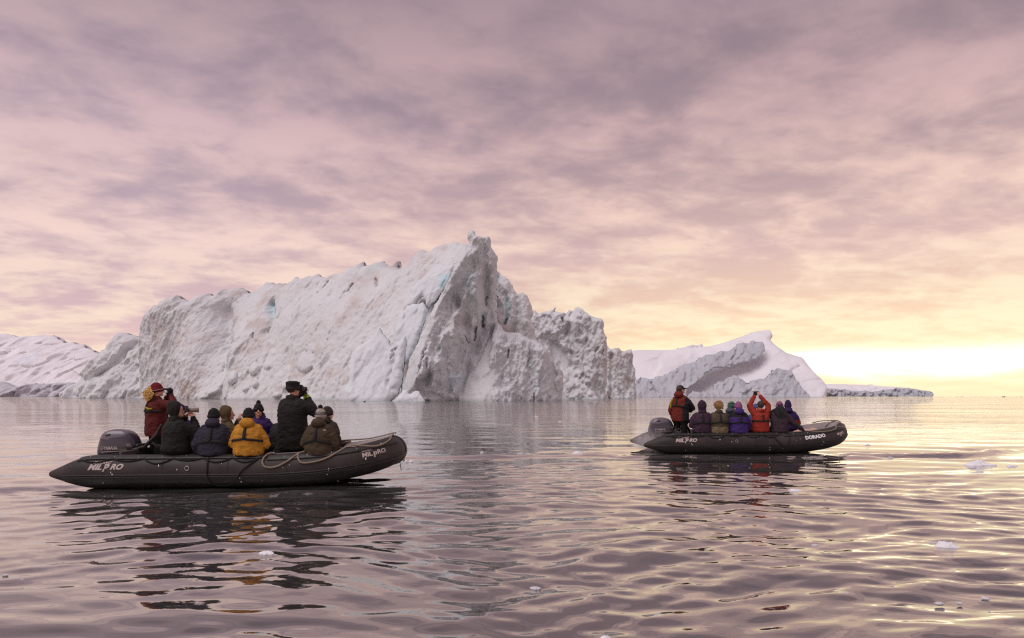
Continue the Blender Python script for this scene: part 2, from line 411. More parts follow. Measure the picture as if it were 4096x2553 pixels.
def craggy(seed, amp=1.0, size=9.0, rot=0.9, stretch=2.0, rough=0.5, feats=(), D0=250.0, blue_n=0.0, dirt_n=0.0, ridge=0.6, fa=0.30, fb2=0.26):
    """Relief from chipped facets, ridges and crumble, plus hand-placed clefts, ledges and tinted patches given in photo pixels."""
    def f(X, Z):
        fx = -1.0*planes(X+1.5*fbm(X/9, Z/9, seed, 3, seed=1), Z+1.2*fbm(X/7, Z/7, seed+8, 3, seed=3), size, seed, 1.3, rot, stretch)+0.35*facet(X+2.5*fbm(X/12, Z/12, seed, 2, seed=1), Z, size, seed, 0.9, rot, stretch)
        fx2 = -1.5*planes(X+0.5*fbm(X/3, Z/3, seed+5, 3, seed=4), Z+0.5*fbm(X/3, Z/3, seed+3, 3, seed=2), size*0.36, seed+4, 1.4, rot+0.35, stretch*0.9)
        c, s = math.cos(rot), math.sin(rot)
        u, v = (X*c+Z*s)/(stretch*2.2), (-X*s+Z*c)
        rg = fbm(u/size*1.6, v/size*2.2, seed*1.7, 6, 0.58, seed=5, ridged=True)
        cr = fbm((X*c+Z*s)/4.2, (-X*s+Z*c)/2.4, seed*2.3, 6, 0.64, seed=6)
        patch = np.clip(0.5+1.2*fbm(X/22, Z/22, seed*4.1, 2, seed=9), 0.15, 1.2)
        cr2 = fbm((X*c+Z*s)/1.7, (-X*s+Z*c)/0.95, seed*1.3, 4, 0.6, seed=7)
        r = amp*(-fa*fx*patch-fb2*fx2-ridge*1.5*rg*patch-rough*(1.0*cr+0.42*cr2))
        bl = np.clip(blue_n*(fbm(X/9, Z/9, seed+31, 4, seed=13)), 0, 1)*0.8
        di = np.clip(dirt_n*(fbm(X/14, Z/9, seed+51, 4, seed=14)+0.2), 0, 1)
        # crevices hold bluer ice, cracks are coloured browner
        px, py = CX+X/D0*F, HY-(Z-CH)/D0*F
        for ft in feats:
            k = ft[0]
            if k == 'cleft':
                _, pts, w, dep, b_ = ft; dd = seg_dist(px+5*fbm(px/30, py/30, 3.3, 3, seed=15), py, pts)/w
                e = np.exp(-dd**2); r = r+dep*e; bl = bl+b_*np.exp(-(dd*1.3)**2)
            elif k == 'crack':
                _, pts, w, dep = ft; dd = seg_dist(px+4*fbm(px/18, py/18, 5.3, 3, seed=16), py, pts)/w
                dd = dd*1.8; r = r+dep*np.clip(1.2-dd, 0, 1); di = di+0.6*np.clip(1.2-dd, 0, 1)
            elif k == 'lump':
                _, (cx, cy), (rx, ry), h = ft; q = ((px-cx)/rx)**2+((py-cy)/ry)**2
                r = r-h*np.exp(-q)
            elif k == 'slab':
                _, pts, h, b_, sm = ft; i_ = inside(px+6*fbm(px/40, py/40, 8.8, 3, seed=17), py, pts); dd = seg_dist(px, py, pts, True)
                e = np.where(i_, np.clip(dd/14.0, 0, 1), 0); e = e*e*(3-2*e); r = r*(1-sm*e)-h*e; bl = bl+b_*e; di = di*(1-e)
            elif k == 'tint':
                _, pts, b_, d_ = ft; i_ = inside(px+12*fbm(px/40, py/40, 8.8, 4, seed=18), py, pts); dd = seg_dist(px, py, pts, True)
                e = np.where(i_, np.clip(dd/20.0, 0, 1), 0); bl = bl+b_*e; di = di+d_*e
            elif k == 'boulder':
                _, (cx, cy), (rx, ry), h = ft
                q = np.clip(1-(((px-cx+0.15*rx*fbm(px/rx, py/ry, cx*0.01, 3, seed=19))/rx)**2+((py-cy)/ry)**2), 0, 1)**0.5
                r = np.where(q > 0, r*(1-0.75*q)-h*q, r+h*0.12*np.exp(-((((px-cx)/rx)**2+((py-cy)/ry)**2)-1)*4)); di = di*(1-np.minimum(1, 2*q))
        return r, np.clip(bl, 0, 1), np.clip(di, 0, 1)
    return f

berg = empty('iceberg', (0, 0, 0))
tag(berg, 'largest iceberg in the middle, crumbly white wall rising to a jagged pinnacle', 'iceberg')
BOT = 1660   # photo row safely under every waterline
def under(l, r, D0): return [(r, HY+(CH+5)/D0*F), (l, HY+(CH+5)/D0*F)]

# --- the long left wall
wall_top = [(543,1590),(553,1471),(543,1397),(545,1327),(562,1277),(582,1240),(619,1211),(652,1193),(694,1182),(727,1193),(743,1197),(784,1178),(821,1170),(842,1178),(863,1162),(883,1149),(908,1160),(929,1147),(957,1145),(978,1162),(988,1175),(1011,1162),(1048,1135),(1060,1123),(1093,1131),(1147,1127),(1168,1108),(1192,1114),(1217,1102),(1266,1097),(1305,1100),(1350,1089),(1375,1080),(1400,1061),(1428,1052),(1450,1043),(1455,1056),(1475,1053),(1500,1046),(1520,1043),(1535,1050),(1551,1056),(1566,1046),(1576,1038),(1590,1034),(1596,1040),(1594,1052),(1588,1056),(1591,1073),(1616,1058),(1641,1026),(1661,1001),(1681,997),(1694,1006),(1709,1006),(1727,988),(1767,970),(1802,960),(1832,958),(1845,966),(1862,970),(1875,978),(1935,1020),(1990,1100),(1990,1600)]
def dwall(X, Z):
    k = np.clip((X+196-0.25*Z)/58, 0, 1); k = k*k*(3-2*k)
    return 245-0.87*(X+62)+(-0.10+0.62*k)*np.maximum(Z, -2)+0.005*k*np.maximum(Z, 0)**2
ice_part('ice_wall', wall_top+under(545, 1990, 300), dwall, 6.5, 6.5, 0.42, craggy(3, 0.9, 11, 0.95, 2.4, 0.58, [
    ('lump', (640, 1400), (95, 190), 10.0), ('lump', (895, 1330), (110, 170), 6.0), ('lump', (1150, 1250), (170, 120), 5.0), ('lump', (1400, 1330), (200, 130), 3.0),
    ('cleft', [(742,1197),(770,1270),(800,1345),(808,1388),(835,1425),(845,1475)], 30, 4.5, 0.18),
    ('cleft', [(742,1200),(775,1290),(800,1350)], 70, 3.5, 0.0),
    ('crack', [(808,1345),(812,1380),(832,1420),(845,1470)], 6, 3.0),
    ('cleft', [(1000,1180),(1016,1220),(1042,1245),(1052,1290),(1046,1325)], 18, 5.5, 0.45),
    ('cleft', [(1000,1180),(1030,1240)], 48, 4.0, 0.25),
    ('crack', [(1050,1250),(1058,1290),(1044,1320)], 7, 4.0), ('crack', [(990,1328),(988,1350)], 4, 2.0), ('crack', [(827,1450),(827,1500)], 3, 1.5),
    ('crack', [(1430,1190),(1445,1160)], 8, 2.5), ('crack', [(1278,1175),(1300,1120)], 7, 2.5), ('crack', [(1545,1150),(1560,1190)], 7, 2.5), ('crack', [(1635,1085),(1650,1050)], 9, 3.0),
    ('boulder', (922,1510), (29,29), 4.5), ('boulder', (962,1502), (13,12), 2.0), ('boulder', (1035,1478), (27,26), 4.0), ('boulder', (1060,1537), (16,16), 2.8),
    ('boulder', (1008,1556), (14,12), 2.4), ('boulder', (842,1556), (12,9), 2.0), ('boulder', (718,1582), (14,12), 2.5), ('boulder', (1320,1413), (26,20), 3.0),
    ('boulder', (1308,1462), (46,38), 3.5), ('boulder', (1352,1480), (10,11), 1.8), ('boulder', (1105,1467), (17,16), 2.0), ('boulder', (1225,1545), (22,20), 2.4), ('boulder', (1185,1580), (20,12), 2.0),
    ('tint', [(1005,1190),(1040,1165),(1065,1200),(1058,1270),(1030,1235)], 0.35, 0), ('tint', [(790,1270),(850,1240),(880,1330),(830,1390)], 0.25, 0.1),
    ('tint', [(1380,1080),(1600,1050),(1620,1090),(1420,1160)], 0.35, 0),
    ], 300, 0.5, 1.0, 0.75, fa=0.24, fb2=0.13), M_ice, berg, jag=1.1, jscale=5, D0=300, seed=1, back=3.0)

# --- low block at the far left end
ice_part('ice_block', [(222,1592),(240,1562),(262,1545),(300,1530),(322,1480),(360,1432),(378,1425),(400,1400),(418,1385),(430,1362),(452,1338),(466,1330),(490,1328),(500,1333),(545,1345),(600,1340),(640,1592)]+under(225, 640, 430),
    lambda X, Z: 430-0.25*(X+260)+0.6*np.maximum(Z, -2), 8, 8, 0.75, craggy(8, 1.5, 13, 1.2, 2.0, 0.7, [
    ('slab', [(300,1530),(330,1490),(400,1400),(466,1330),(545,1343),(545,1400),(445,1400),(430,1450),(380,1480)], -6.0, 0.0, 0.5), ('cleft', [(440,1400),(435,1450),(400,1470),(310,1520)], 14, 3.0, 0.25),
    ('crack', [(300,1560),(285,1590)], 6, 4.0)], 430, 0.6, 0.5, 0.8), M_ice, berg, jag=1.2, jscale=7, D0=430, seed=2)

# --- smooth tilted slabs leaning on the wall
dslab = lambda base, kx, kz, x0: (lambda X, Z: base+kx*(X-x0)+kz*np.maximum(Z, -2))
ice_part('ice_slab', [(1362,1604),(1368,1570),(1394,1520),(1390,1471),(1400,1423),(1430,1388),(1475,1353),(1513,1307),(1531,1337),(1561,1378),(1566,1385),(1590,1362),(1618,1347),(1622,1380),(1612,1460),(1612,1500),(1606,1534),(1585,1580),(1560,1604)]+under(1362, 1560, 205),
    dslab(204, -0.38, 0.42, -45), 2.6, 2.2, 0.3, craggy(12, 0.55, 8, 1.1, 2.6, 0.35, [('crack', [(1545,1400),(1562,1385),(1550,1430)], 5, 1.2), ('cleft', [(1566,1385),(1560,1450),(1540,1540)], 8, 1.4, 0.1)], 200, 0.25, 0.1, 0.5), M_slab, berg, jag=0.45, jscale=3, D0=205, seed=3)
ice_part('ice_slab', [(1571,1352),(1576,1310),(1590,1270),(1626,1222),(1655,1212),(1690,1209),(1712,1235),(1704,1280),(1684,1330),(1672,1368),(1640,1440),(1600,1470),(1574,1400)],
    dslab(212, -0.5, 0.42, -32), 2.4, 2.0, 0.3, craggy(14, 0.5, 7, 1.15, 3.0, 0.3, [('cleft', [(1695,1225),(1685,1300),(1668,1360)], 7, 1.6, 0.8)], 215, 0.3, 0.1, 0.5), M_slab, berg, jag=0.5, jscale=3, D0=212, seed=4)
ice_part('ice_slab', [(1612,1240),(1626,1200),(1646,1146),(1681,1118),(1716,1082),(1752,1058),(1812,1060),(1808,1085),(1796,1118),(1770,1162),(1738,1202),(1712,1232),(1700,1208),(1690,1180),(1660,1215)],
    dslab(216, -0.55, 0.48, -30), 2.0, 2.0, 0.32, craggy(16, 0.5, 7, 0.9, 2.0, 0.35, [('tint', [(1735,1062),(1812,1062),(1800,1110),(1760,1170),(1725,1130)], 0.85, 0), ('crack', [(1806,1068),(1796,1110)], 5, 1.0)], 222, 0.3, 0.25, 0.5), M_slab, berg, jag=0.5, jscale=3, D0=222, seed=5)

# --- the pinnacle: bright left flank, grey right flank meeting on a sloping ridge
RZ = np.array([-6, 0, 8, 13, 22, 27, 34, 41, 46, 52, 60])
RXp = np.array([1678, 1680, 1692, 1703, 1745, 1762, 1800, 1862, 1905, 1950, 1960])
def dpin(X, Z):
    ridge = (np.interp(Z, RZ, RXp)-CX)/F*208
    dxx = X-ridge
    sm = np.sqrt(dxx*dxx+0.8)
    return 198+0.04*np.maximum(Z, 0)+np.where(dxx < 0, 0.95*(sm-0.9), 0.60*(sm-0.9))
pin = [(1588,1604),(1606,1540),(1616,1508),(1636,1433),(1671,1368),(1702,1297),(1732,1222),(1772,1162),(1802,1096),(1832,1031),(1858,1000),(1874,975),(1871,945),(1872,926),(1877,912),(1884,911),(1895,922),(1902,933),(1908,941),(1914,938),(1923,945),(1932,942),(1940,940),(1955,942),(1962,955),(1966,980),(1976,1001),(1988,1026),(1991,1081),(1988,1150),(1982,1232),(1992,1290),(2010,1400),(2030,1500),(2045,1604)]
ice_part('ice_pinnacle', pin+under(1590, 2045, 197), dpin, 2.6, 3.2, 0.27, craggy(21, 1.45, 7.5, 1.3, 2.6, 0.62, [
    ('slab', [(1600,1590),(1640,1450),(1700,1330),(1750,1230),(1800,1150),(1850,1090),(1900,1060),(1860,1130),(1790,1195),(1762,1262),(1745,1330),(1700,1420),(1690,1500),(1675,1590)], 0.2, 0.12, 0.72),
    ('crack', [(1712,1400),(1700,1450),(1690,1500)], 6, 1.8), ('crack', [(1930,1260),(1928,1300)], 8, 3.5), ('crack', [(1895,1360),(1905,1310)], 8, 3.0), ('crack', [(1862,1345),(1870,1370)], 5, 2.0),
    ('crack', [(1940,1210),(1945,1180)], 8, 2.5), ('crack', [(1975,1440),(1972,1380),(1990,1330)], 6, 3.0), ('crack', [(1958,1540),(1962,1515)], 4, 2.5), ('crack', [(1718,1480),(1720,1440)], 4, 1.5),
    ('cleft', [(1942,1015),(1950,1100),(1944,1180),(1932,1330),(1900,1400)], 15, 3.0, 0.15), ('cleft', [(1830,1200),(1870,1290),(1880,1420),(1860,1560)], 16, 2.4, 0.1), ('cleft', [(1965,1250),(1975,1380),(1958,1560)], 12, 2.6, 0.25),
    ('lump', (1905,1180), (24, 60), 2.4), ('lump', (1972,1120), (12, 80), 1.8), ('lump', (1825,1330), (30, 60), 2.2), ('lump', (1920,1500), (30, 60), 2.6), ('lump', (1780,1480), (40, 50), 2.2), ('cleft', [(1750,1370),(1790,1440),(1800,1560)], 12, 1.8, 0.1), ('lump', (1950,1050), (22, 40), 1.8), ('lump', (1880,1350), (40, 60), 2.4), ('lump', (1800,1400), (40,80), 1.5),
    ('tint', [(1770,1200),(1860,1120),(1940,1100),(1980,1200),(1960,1330),(1830,1400),(1760,1330)], 0.0, 0.12), ('tint', [(1690,1480),(1900,1440),(1940,1604),(1690,1604)], 0.15, 0.0),
    ('cleft', [(1880,1560),(1878,1604)], 8, 1.0, 0.8), ('tint', [(1592,1604),(1640,1575),(1690,1604)], 0.7, 0.0)], 205, 0.7, 0.7, 0.75, fa=0.55, fb2=0.20), M_ice_grey, berg, jag=0.5, jscale=2.6, D0=200, seed=6)
# --- rubble foot at the pinnacle's left base
ice_part('ice_foot', [(1565,1604),(1590,1585),(1612,1560),(1640,1575),(1662,1560),(1680,1572),(1700,1604)]+under(1565, 1700, 192), lambda X, Z: 189+0.6*np.maximum(Z, -1)+0*X, 1.0, 1.0, 0.25, craggy(23, 0.5, 3.0, 0.6, 1.5, 0.6, [], 190, 1.0, 0.6, 0.5), M_slab, berg, jag=0.5, jscale=2, D0=190, seed=7)

# --- buttress right of the pinnacle
butt = [(1950,1604),(1960,1400),(1975,1290),(1993,1286),(2008,1300),(2023,1317),(2040,1330),(2064,1332),(2084,1345),(2104,1347),(2134,1358),(2160,1372),(2173,1382),(2186,1400),(2199,1413),(2214,1440),(2229,1458),(2243,1480),(2260,1503),(2255,1540),(2250,1604)]
def dbut(X, Z):
    top = np.clip((Z-15.5-0.0*X)/4, 0, 3)
    kn = (2172-CX)/F*207
    return 201+0.16*(X+8)+0.10*np.maximum(Z, 0)+1.5*top**1.5+np.where(X > kn, 1.1*(X-kn), 0)
ice_part('ice_buttress', butt+under(1950, 2250, 205), dbut, 2.0, 2.4, 0.26, craggy(27, 1.3, 7.5, 1.35, 2.6, 0.62, [
    ('crack', [(2036,1400),(2032,1430)], 5, 2.0), ('crack', [(2120,1400),(2108,1470)], 4, 1.2), ('crack', [(2134,1604),(2136,1575)], 5, 2.0), ('crack', [(1958,1545),(1962,1515)], 5, 2.5),
    ('tint', [(2030,1335),(2170,1385),(2120,1410),(2040,1400)], 0, 0.1), ('tint', [(2000,1450),(2170,1420),(2200,1604),(2000,1604)], 0.1, 0.15)], 205, 0.6, 0.6, 0.8, fa=0.5, fb2=0.2), M_ice_grey, berg, jag=0.7, jscale=3, D0=205, seed=8)

# --- rounded towers behind, right of the pinnacle
ice_part('ice_tower', [(1940,1400),(1950,1100),(1975,1075),(1995,1082),(2008,1100),(2018,1101),(2032,1110),(2043,1126),(2056,1148),(2069,1167),(2085,1163),(2098,1163),(2114,1182),(2124,1205),(2129,1222),(2131,1280),(2142,1352),(2160,1400),(2170,1480)],
    lambda X, Z: 232+0.10*X+0.42*np.maximum(Z, -2), 4.0, 4.5, 0.32, craggy(31, 1.0, 7.0, 1.35, 2.6, 0.7, [
    ('cleft', [(1990,1100),(1985,1180),(1990,1230)], 14, 3.0, 0.9), ('cleft', [(2020,1180),(2030,1240),(2022,1300)], 12, 2.5, 0.6), ('cleft', [(2066,1175),(2072,1240),(2060,1330)], 12, 3.0, 0.1),
    ('tint', [(2010,1170),(2045,1190),(2055,1280),(2020,1310)], 0.5, 0), ('lump', (2100,1260), (22,90), 2.0), ('crack', [(2020,1300),(2028,1280)], 8, 3.0)], 250, 0.4, 0.7, 0.8), M_ice, berg, jag=0.6, jscale=4, D0=240, seed=9)
# --- right-hand cliff
cliff = [(2100,1300),(2134,1235),(2140,1240),(2154,1247),(2170,1243),(2184,1247),(2200,1246),(2209,1240),(2218,1232),(2226,1225),(2233,1227),(2229,1238),(2222,1246),(2236,1244),(2250,1247),(2262,1244),(2272,1250),(2280,1240),(2290,1243),(2300,1228),(2312,1226),(2330,1234),(2350,1248),(2370,1262),(2388,1266),(2405,1270),(2414,1280),(2416,1300),(2418,1317),(2425,1332),(2428,1345),(2431,1388),(2429,1500),(2430,1592)]
ice_part('ice_cliff', cliff+under(2110, 2430, 320), lambda X, Z: 322-0.12*(X-20)+0.22*np.maximum(Z, -2), 4.0, 5.0, 0.45, craggy(35, 1.35, 9.0, 1.2, 2.2, 0.8, [
    ('slab', [(2192,1352),(2215,1352),(2250,1378),(2275,1420),(2300,1470),(2260,1495),(2200,1420)], -3.0, 0.1, 0.8),
    ('cleft', [(2255,1265),(2280,1350),(2300,1450),(2310,1480)], 14, 3.2, 0.35), ('crack', [(2258,1285),(2250,1262)], 8, 3), ('crack', [(2340,1365),(2346,1355)], 6, 2), ('crack', [(2410,1400),(2404,1415)], 5, 2),
    ('lump', (2360,1430), (60,130), 4.0)], 325, 0.3, 0.8, 0.8), M_ice, berg, jag=1.0, jscale=4.5, D0=320, seed=10)
ice_part('ice_foot', [(2180,1500),(2230,1470),(2270,1490),(2320,1520),(2360,1560),(2400,1592)]+[(2400,1640),(2180,1640)], lambda X, Z: 296+0.7*np.maximum(Z, -1)+0*X, 4, 3, 0.45, craggy(36, 1.1, 5, 0.8, 1.6, 0.9, [], 300, 0.4, 0.5), M_ice, berg, jag=1.0, jscale=4, D0=300, seed=11)
ice_part('ice_column', [(2415,1592),(2428,1440),(2431,1383),(2440,1392),(2451,1396),(2464,1393),(2476,1394),(2484,1402),(2501,1405),(2515,1400),(2530,1398),(2535,1412),(2534,1440),(2531,1458),(2540,1472),(2546,1483),(2548,1530),(2549,1590)]+under(2415, 2549, 400),
    lambda X, Z: 398+0.10*(X-60)+0.10*np.maximum(Z, -2), 3.0, 4.0, 0.5, craggy(39, 1.1, 7, 1.5, 3.0, 0.7, [('cleft', [(2448,1420),(2444,1500),(2440,1590)], 8, 3.0, 0.0), ('cleft', [(2528,1450),(2520,1520),(2524,1590)], 7, 2.5, 0.0)], 400, 0.1, 1.2, 0.8), M_ice, berg, jag=0.7, jscale=4, D0=400, seed=12)

# --- wind-carved berg on the right
b2 = empty('iceberg'); tag(b2, 'smooth snow-covered iceberg with a raised horn, right of the largest iceberg', 'iceberg')
rb = [(2430,1590),(2460,1430),(2534,1401),(2560,1398),(2620,1398),(2680,1398),(2704,1396),(2790,1388),(2854,1382),(2905,1369),(2952,1353),(2990,1340),(3027,1325),(3055,1320),(3088,1318),(3093,1330),(3099,1344),(3090,1360),(3100,1372),(3114,1383),(3135,1398),(3154,1409),(3185,1418),(3217,1427),(3228,1440),(3240,1457),(3257,1478),(3275,1498),(3295,1514),(3310,1533),(3320,1560),(3326,1589)]
dR = lambda X, Z: 800+0.35*(X-250)*(X < 300)*0+1.35*np.maximum(Z, -3)+10*np.exp(-((X-235-0.3*Z)/40)**2)
ice_part('snow_slope', rb+under(2430, 3326, 800), dR, 14, 16, 1.15, craggy(43, 0.35, 40, 0.15, 3.0, 0.25, [
    ('cleft', [(3070,1400),(3020,1470),(2900,1500),(2800,1540)], 60, 14.0, 0.05), ('cleft', [(3110,1400),(3180,1440),(3230,1458)], 18, 3.5, 0.05),
    ('cleft', [(3175,1490),(3205,1475),(3238,1462)], 6, 5.0, 0.0), ('cleft', [(3212,1530),(3250,1522),(3300,1518)], 5, 2.5, 0), ('crack', [(3060,1400),(3070,1460),(3084,1560)], 2.5, 1.5),
    ('cleft', [(2980,1352),(3020,1345),(3060,1350)], 6, 3.0, 0.0)], 830, 0, 0.1, 0.25), M_snow, b2, jag=0.0, D0=800, seed=13, back=4)
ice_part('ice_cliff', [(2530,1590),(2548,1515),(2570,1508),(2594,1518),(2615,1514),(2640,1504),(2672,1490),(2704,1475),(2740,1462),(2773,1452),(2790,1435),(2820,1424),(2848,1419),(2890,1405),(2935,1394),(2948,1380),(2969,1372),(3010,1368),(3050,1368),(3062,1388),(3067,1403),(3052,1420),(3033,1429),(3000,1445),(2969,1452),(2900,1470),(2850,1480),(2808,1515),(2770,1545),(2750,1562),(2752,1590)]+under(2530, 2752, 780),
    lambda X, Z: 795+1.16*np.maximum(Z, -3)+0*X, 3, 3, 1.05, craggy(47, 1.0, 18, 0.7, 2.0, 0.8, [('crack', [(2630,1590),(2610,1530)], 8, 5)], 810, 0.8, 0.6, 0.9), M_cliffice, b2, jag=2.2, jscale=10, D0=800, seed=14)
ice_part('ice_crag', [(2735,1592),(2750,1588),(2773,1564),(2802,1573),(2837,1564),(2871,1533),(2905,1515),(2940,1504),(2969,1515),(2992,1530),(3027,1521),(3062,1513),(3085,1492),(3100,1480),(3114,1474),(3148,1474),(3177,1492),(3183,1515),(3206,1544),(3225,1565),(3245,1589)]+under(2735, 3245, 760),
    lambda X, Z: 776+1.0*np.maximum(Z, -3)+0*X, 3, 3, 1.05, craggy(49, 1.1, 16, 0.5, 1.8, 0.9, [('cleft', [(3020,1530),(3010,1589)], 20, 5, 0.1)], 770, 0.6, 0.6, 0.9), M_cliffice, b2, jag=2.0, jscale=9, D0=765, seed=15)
ice_part('ice_crest', [(2690,1410),(2715,1393),(2760,1381),(2796,1378),(2798,1384),(2812,1374),(2818,1392),(2815,1410)], lambda X, Z: 905+0*X+0.3*Z, 3, 4, 1.2, craggy(50, 1.2, 8, 0.5, 1.5, 0.8, [], 850), M_far, b2, jag=1.2, jscale=6, D0=850, seed=16)

# --- far left berg
b3 = empty('iceberg'); tag(b3, 'pale distant iceberg like a snowy hill at the left edge of the picture', 'iceberg')
lb = [(-260,1588),(-240,1350),(-120,1320),(0,1333),(40,1342),(80,1344),(95,1341),(120,1345),(150,1340),(187,1336),(200,1345),(225,1360),(245,1371),(268,1367),(290,1376),(312,1377),(330,1386),(352,1396),(372,1408),(392,1430),(420,1470),(440,1588)]
ice_part('snow_slope', lb+under(-260, 440, 1500), lambda X, Z: 1500+1.5*np.maximum(Z, -3)+0*X, 26, 30, 2.0, craggy(53, 1.4, 46, 0.35, 1.6, 0.8, [('slab', [(-60,1395),(20,1390),(70,1440),(60,1465),(-60,1462)], 3, 0.5, 0.8)], 1540, 0.6, 0.4, 0.7), M_far, b3, jag=2.6, jscale=20, D0=1500, seed=17)
ice_part('ice_ridge', [(-220,1588),(-200,1510),(-60,1515),(0,1527),(25,1535),(48,1545),(75,1544),(105,1538),(140,1536),(165,1533),(200,1533),(240,1530),(290,1532),(330,1560),(345,1587)]+under(-220, 345, 1250), lambda X, Z: 1250+1.0*np.maximum(Z, -3)+0*X, 8, 10, 1.9, craggy(55, 2.2, 26, 0.3, 2.0, 0.9, [], 1260, 0.3, 0.6, 0.8), M_far_dark, b3, jag=1.8, jscale=12, D0=1250, seed=18)

# --- long low berg at the right horizon
b4 = empty('iceberg'); tag(b4, 'long low flat iceberg with a grey cliff under the bright sky at right', 'iceberg')
ice_part('snow_top', [(3200,1586),(3230,1535),(3318,1536),(3380,1537),(3450,1539),(3478,1541),(3486,1538),(3493,1537),(3499,1543),(3560,1546),(3640,1551),(3660,1556),(3665,1586)]+under(3200, 3665, 1900), lambda X, Z: 1900+2.0*np.maximum(Z, -3)+0*X, 10, 16, 2.2, craggy(57, 1.0, 60, 0.0, 3.0, 0.2, [], 1900, 0, 0, 0.2), M_snow, b4, D0=1900, seed=19)
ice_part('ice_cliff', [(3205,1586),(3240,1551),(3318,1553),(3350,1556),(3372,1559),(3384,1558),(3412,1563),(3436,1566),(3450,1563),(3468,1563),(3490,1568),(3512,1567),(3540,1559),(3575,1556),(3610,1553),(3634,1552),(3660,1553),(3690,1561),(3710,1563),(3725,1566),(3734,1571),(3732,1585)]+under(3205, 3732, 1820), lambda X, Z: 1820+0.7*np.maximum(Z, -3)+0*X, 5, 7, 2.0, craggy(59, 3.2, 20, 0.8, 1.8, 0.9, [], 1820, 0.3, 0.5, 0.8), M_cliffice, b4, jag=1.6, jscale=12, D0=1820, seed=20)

# ================================================================= small floating ice
M_clear = ice_material('growler_clear_ice', (0.66, 0.65, 0.68), (0.55, 0.62, 0.66), (0.5, 0.48, 0.48), 0.35, 14.0, 0.3)
M_chunk = ice_material('growler_ice', (0.88, 0.87, 0.90), (0.6, 0.75, 0.85), (0.7, 0.66, 0.66), 0.35, 14.0, 0.1)
def ice_chunk(px, py, w, h, label, seed, lobes=3, depth=0.7, skew=0.0):
    """px,py = waterline centre in the photo; w,h = its size in photo pixels."""
    D = CH*F/(py-HY); D = min(D, 900); Wm, Hm = 0.85*w/F*D, 0.8*h/F*D
    g = np.random.default_rng(seed)
    nu, nv = 48, 20
    U, V_ = np.meshgrid(np.linspace(0, 2*PI, nu, endpoint=False), np.linspace(0, 1, nv), indexing='xy')
    out = 1+0.5*fbm(np.cos(U)*0.9+seed, np.sin(U)*0.9, 0.2, 3, 0.55, seed=30)
    hx, hy = np.cos(U)*V_, np.sin(U)*V_
    top = (1-V_**2)*(0.8 if h > 9 else 0.5)*(0.7+0.6*fbm(hx*1.3+seed, hy*1.3, 1.1, 3, 0.5, seed=31)+0.3*np.abs(fbm(hx*3+seed, hy*3, 2.2, 3, 0.6, seed=32)))+0.02
    top = np.maximum(top, 0.03*(1-V_))
    X = hx*out*Wm*0.5+skew*Wm*np.clip(top, 0, 1); Y = hy*out*Wm*0.5*depth; Z = top*Hm*1.15
    Z = np.where(V_ > 0.999, -0.10*Wm, Z)
    # close the underside
    X = np.vstack([X, X[-1:]*0.6, X[:1]*0]); Y = np.vstack([Y, Y[-1:]*0.6, Y[:1]*0]); Z = np.vstack([Z, Z[-1:]-0.2*Wm, Z[-1:]-0.2*Wm]); nv = nv+2
    Z = Z-0.03*Hm
    o = mesh_obj('ice_chunk', np.stack([X, Y, Z], -1).reshape(-1, 3), grid_faces(nv, nu, True)[:, ::-1], M_clear if (h <= 9 and w <= 46) else M_chunk)
    o.location = (px2x(px, D), D, 0.0)
    set_attr(o, 'blue', np.clip(0.25-np.stack([Z], -1).ravel()/max(Hm, 0.01), 0, 0.5)); set_attr(o, 'dirt', np.zeros(len(o.data.vertices)))
    return tag(o, label, 'ice chunk', 'small ice chunks floating on the water')
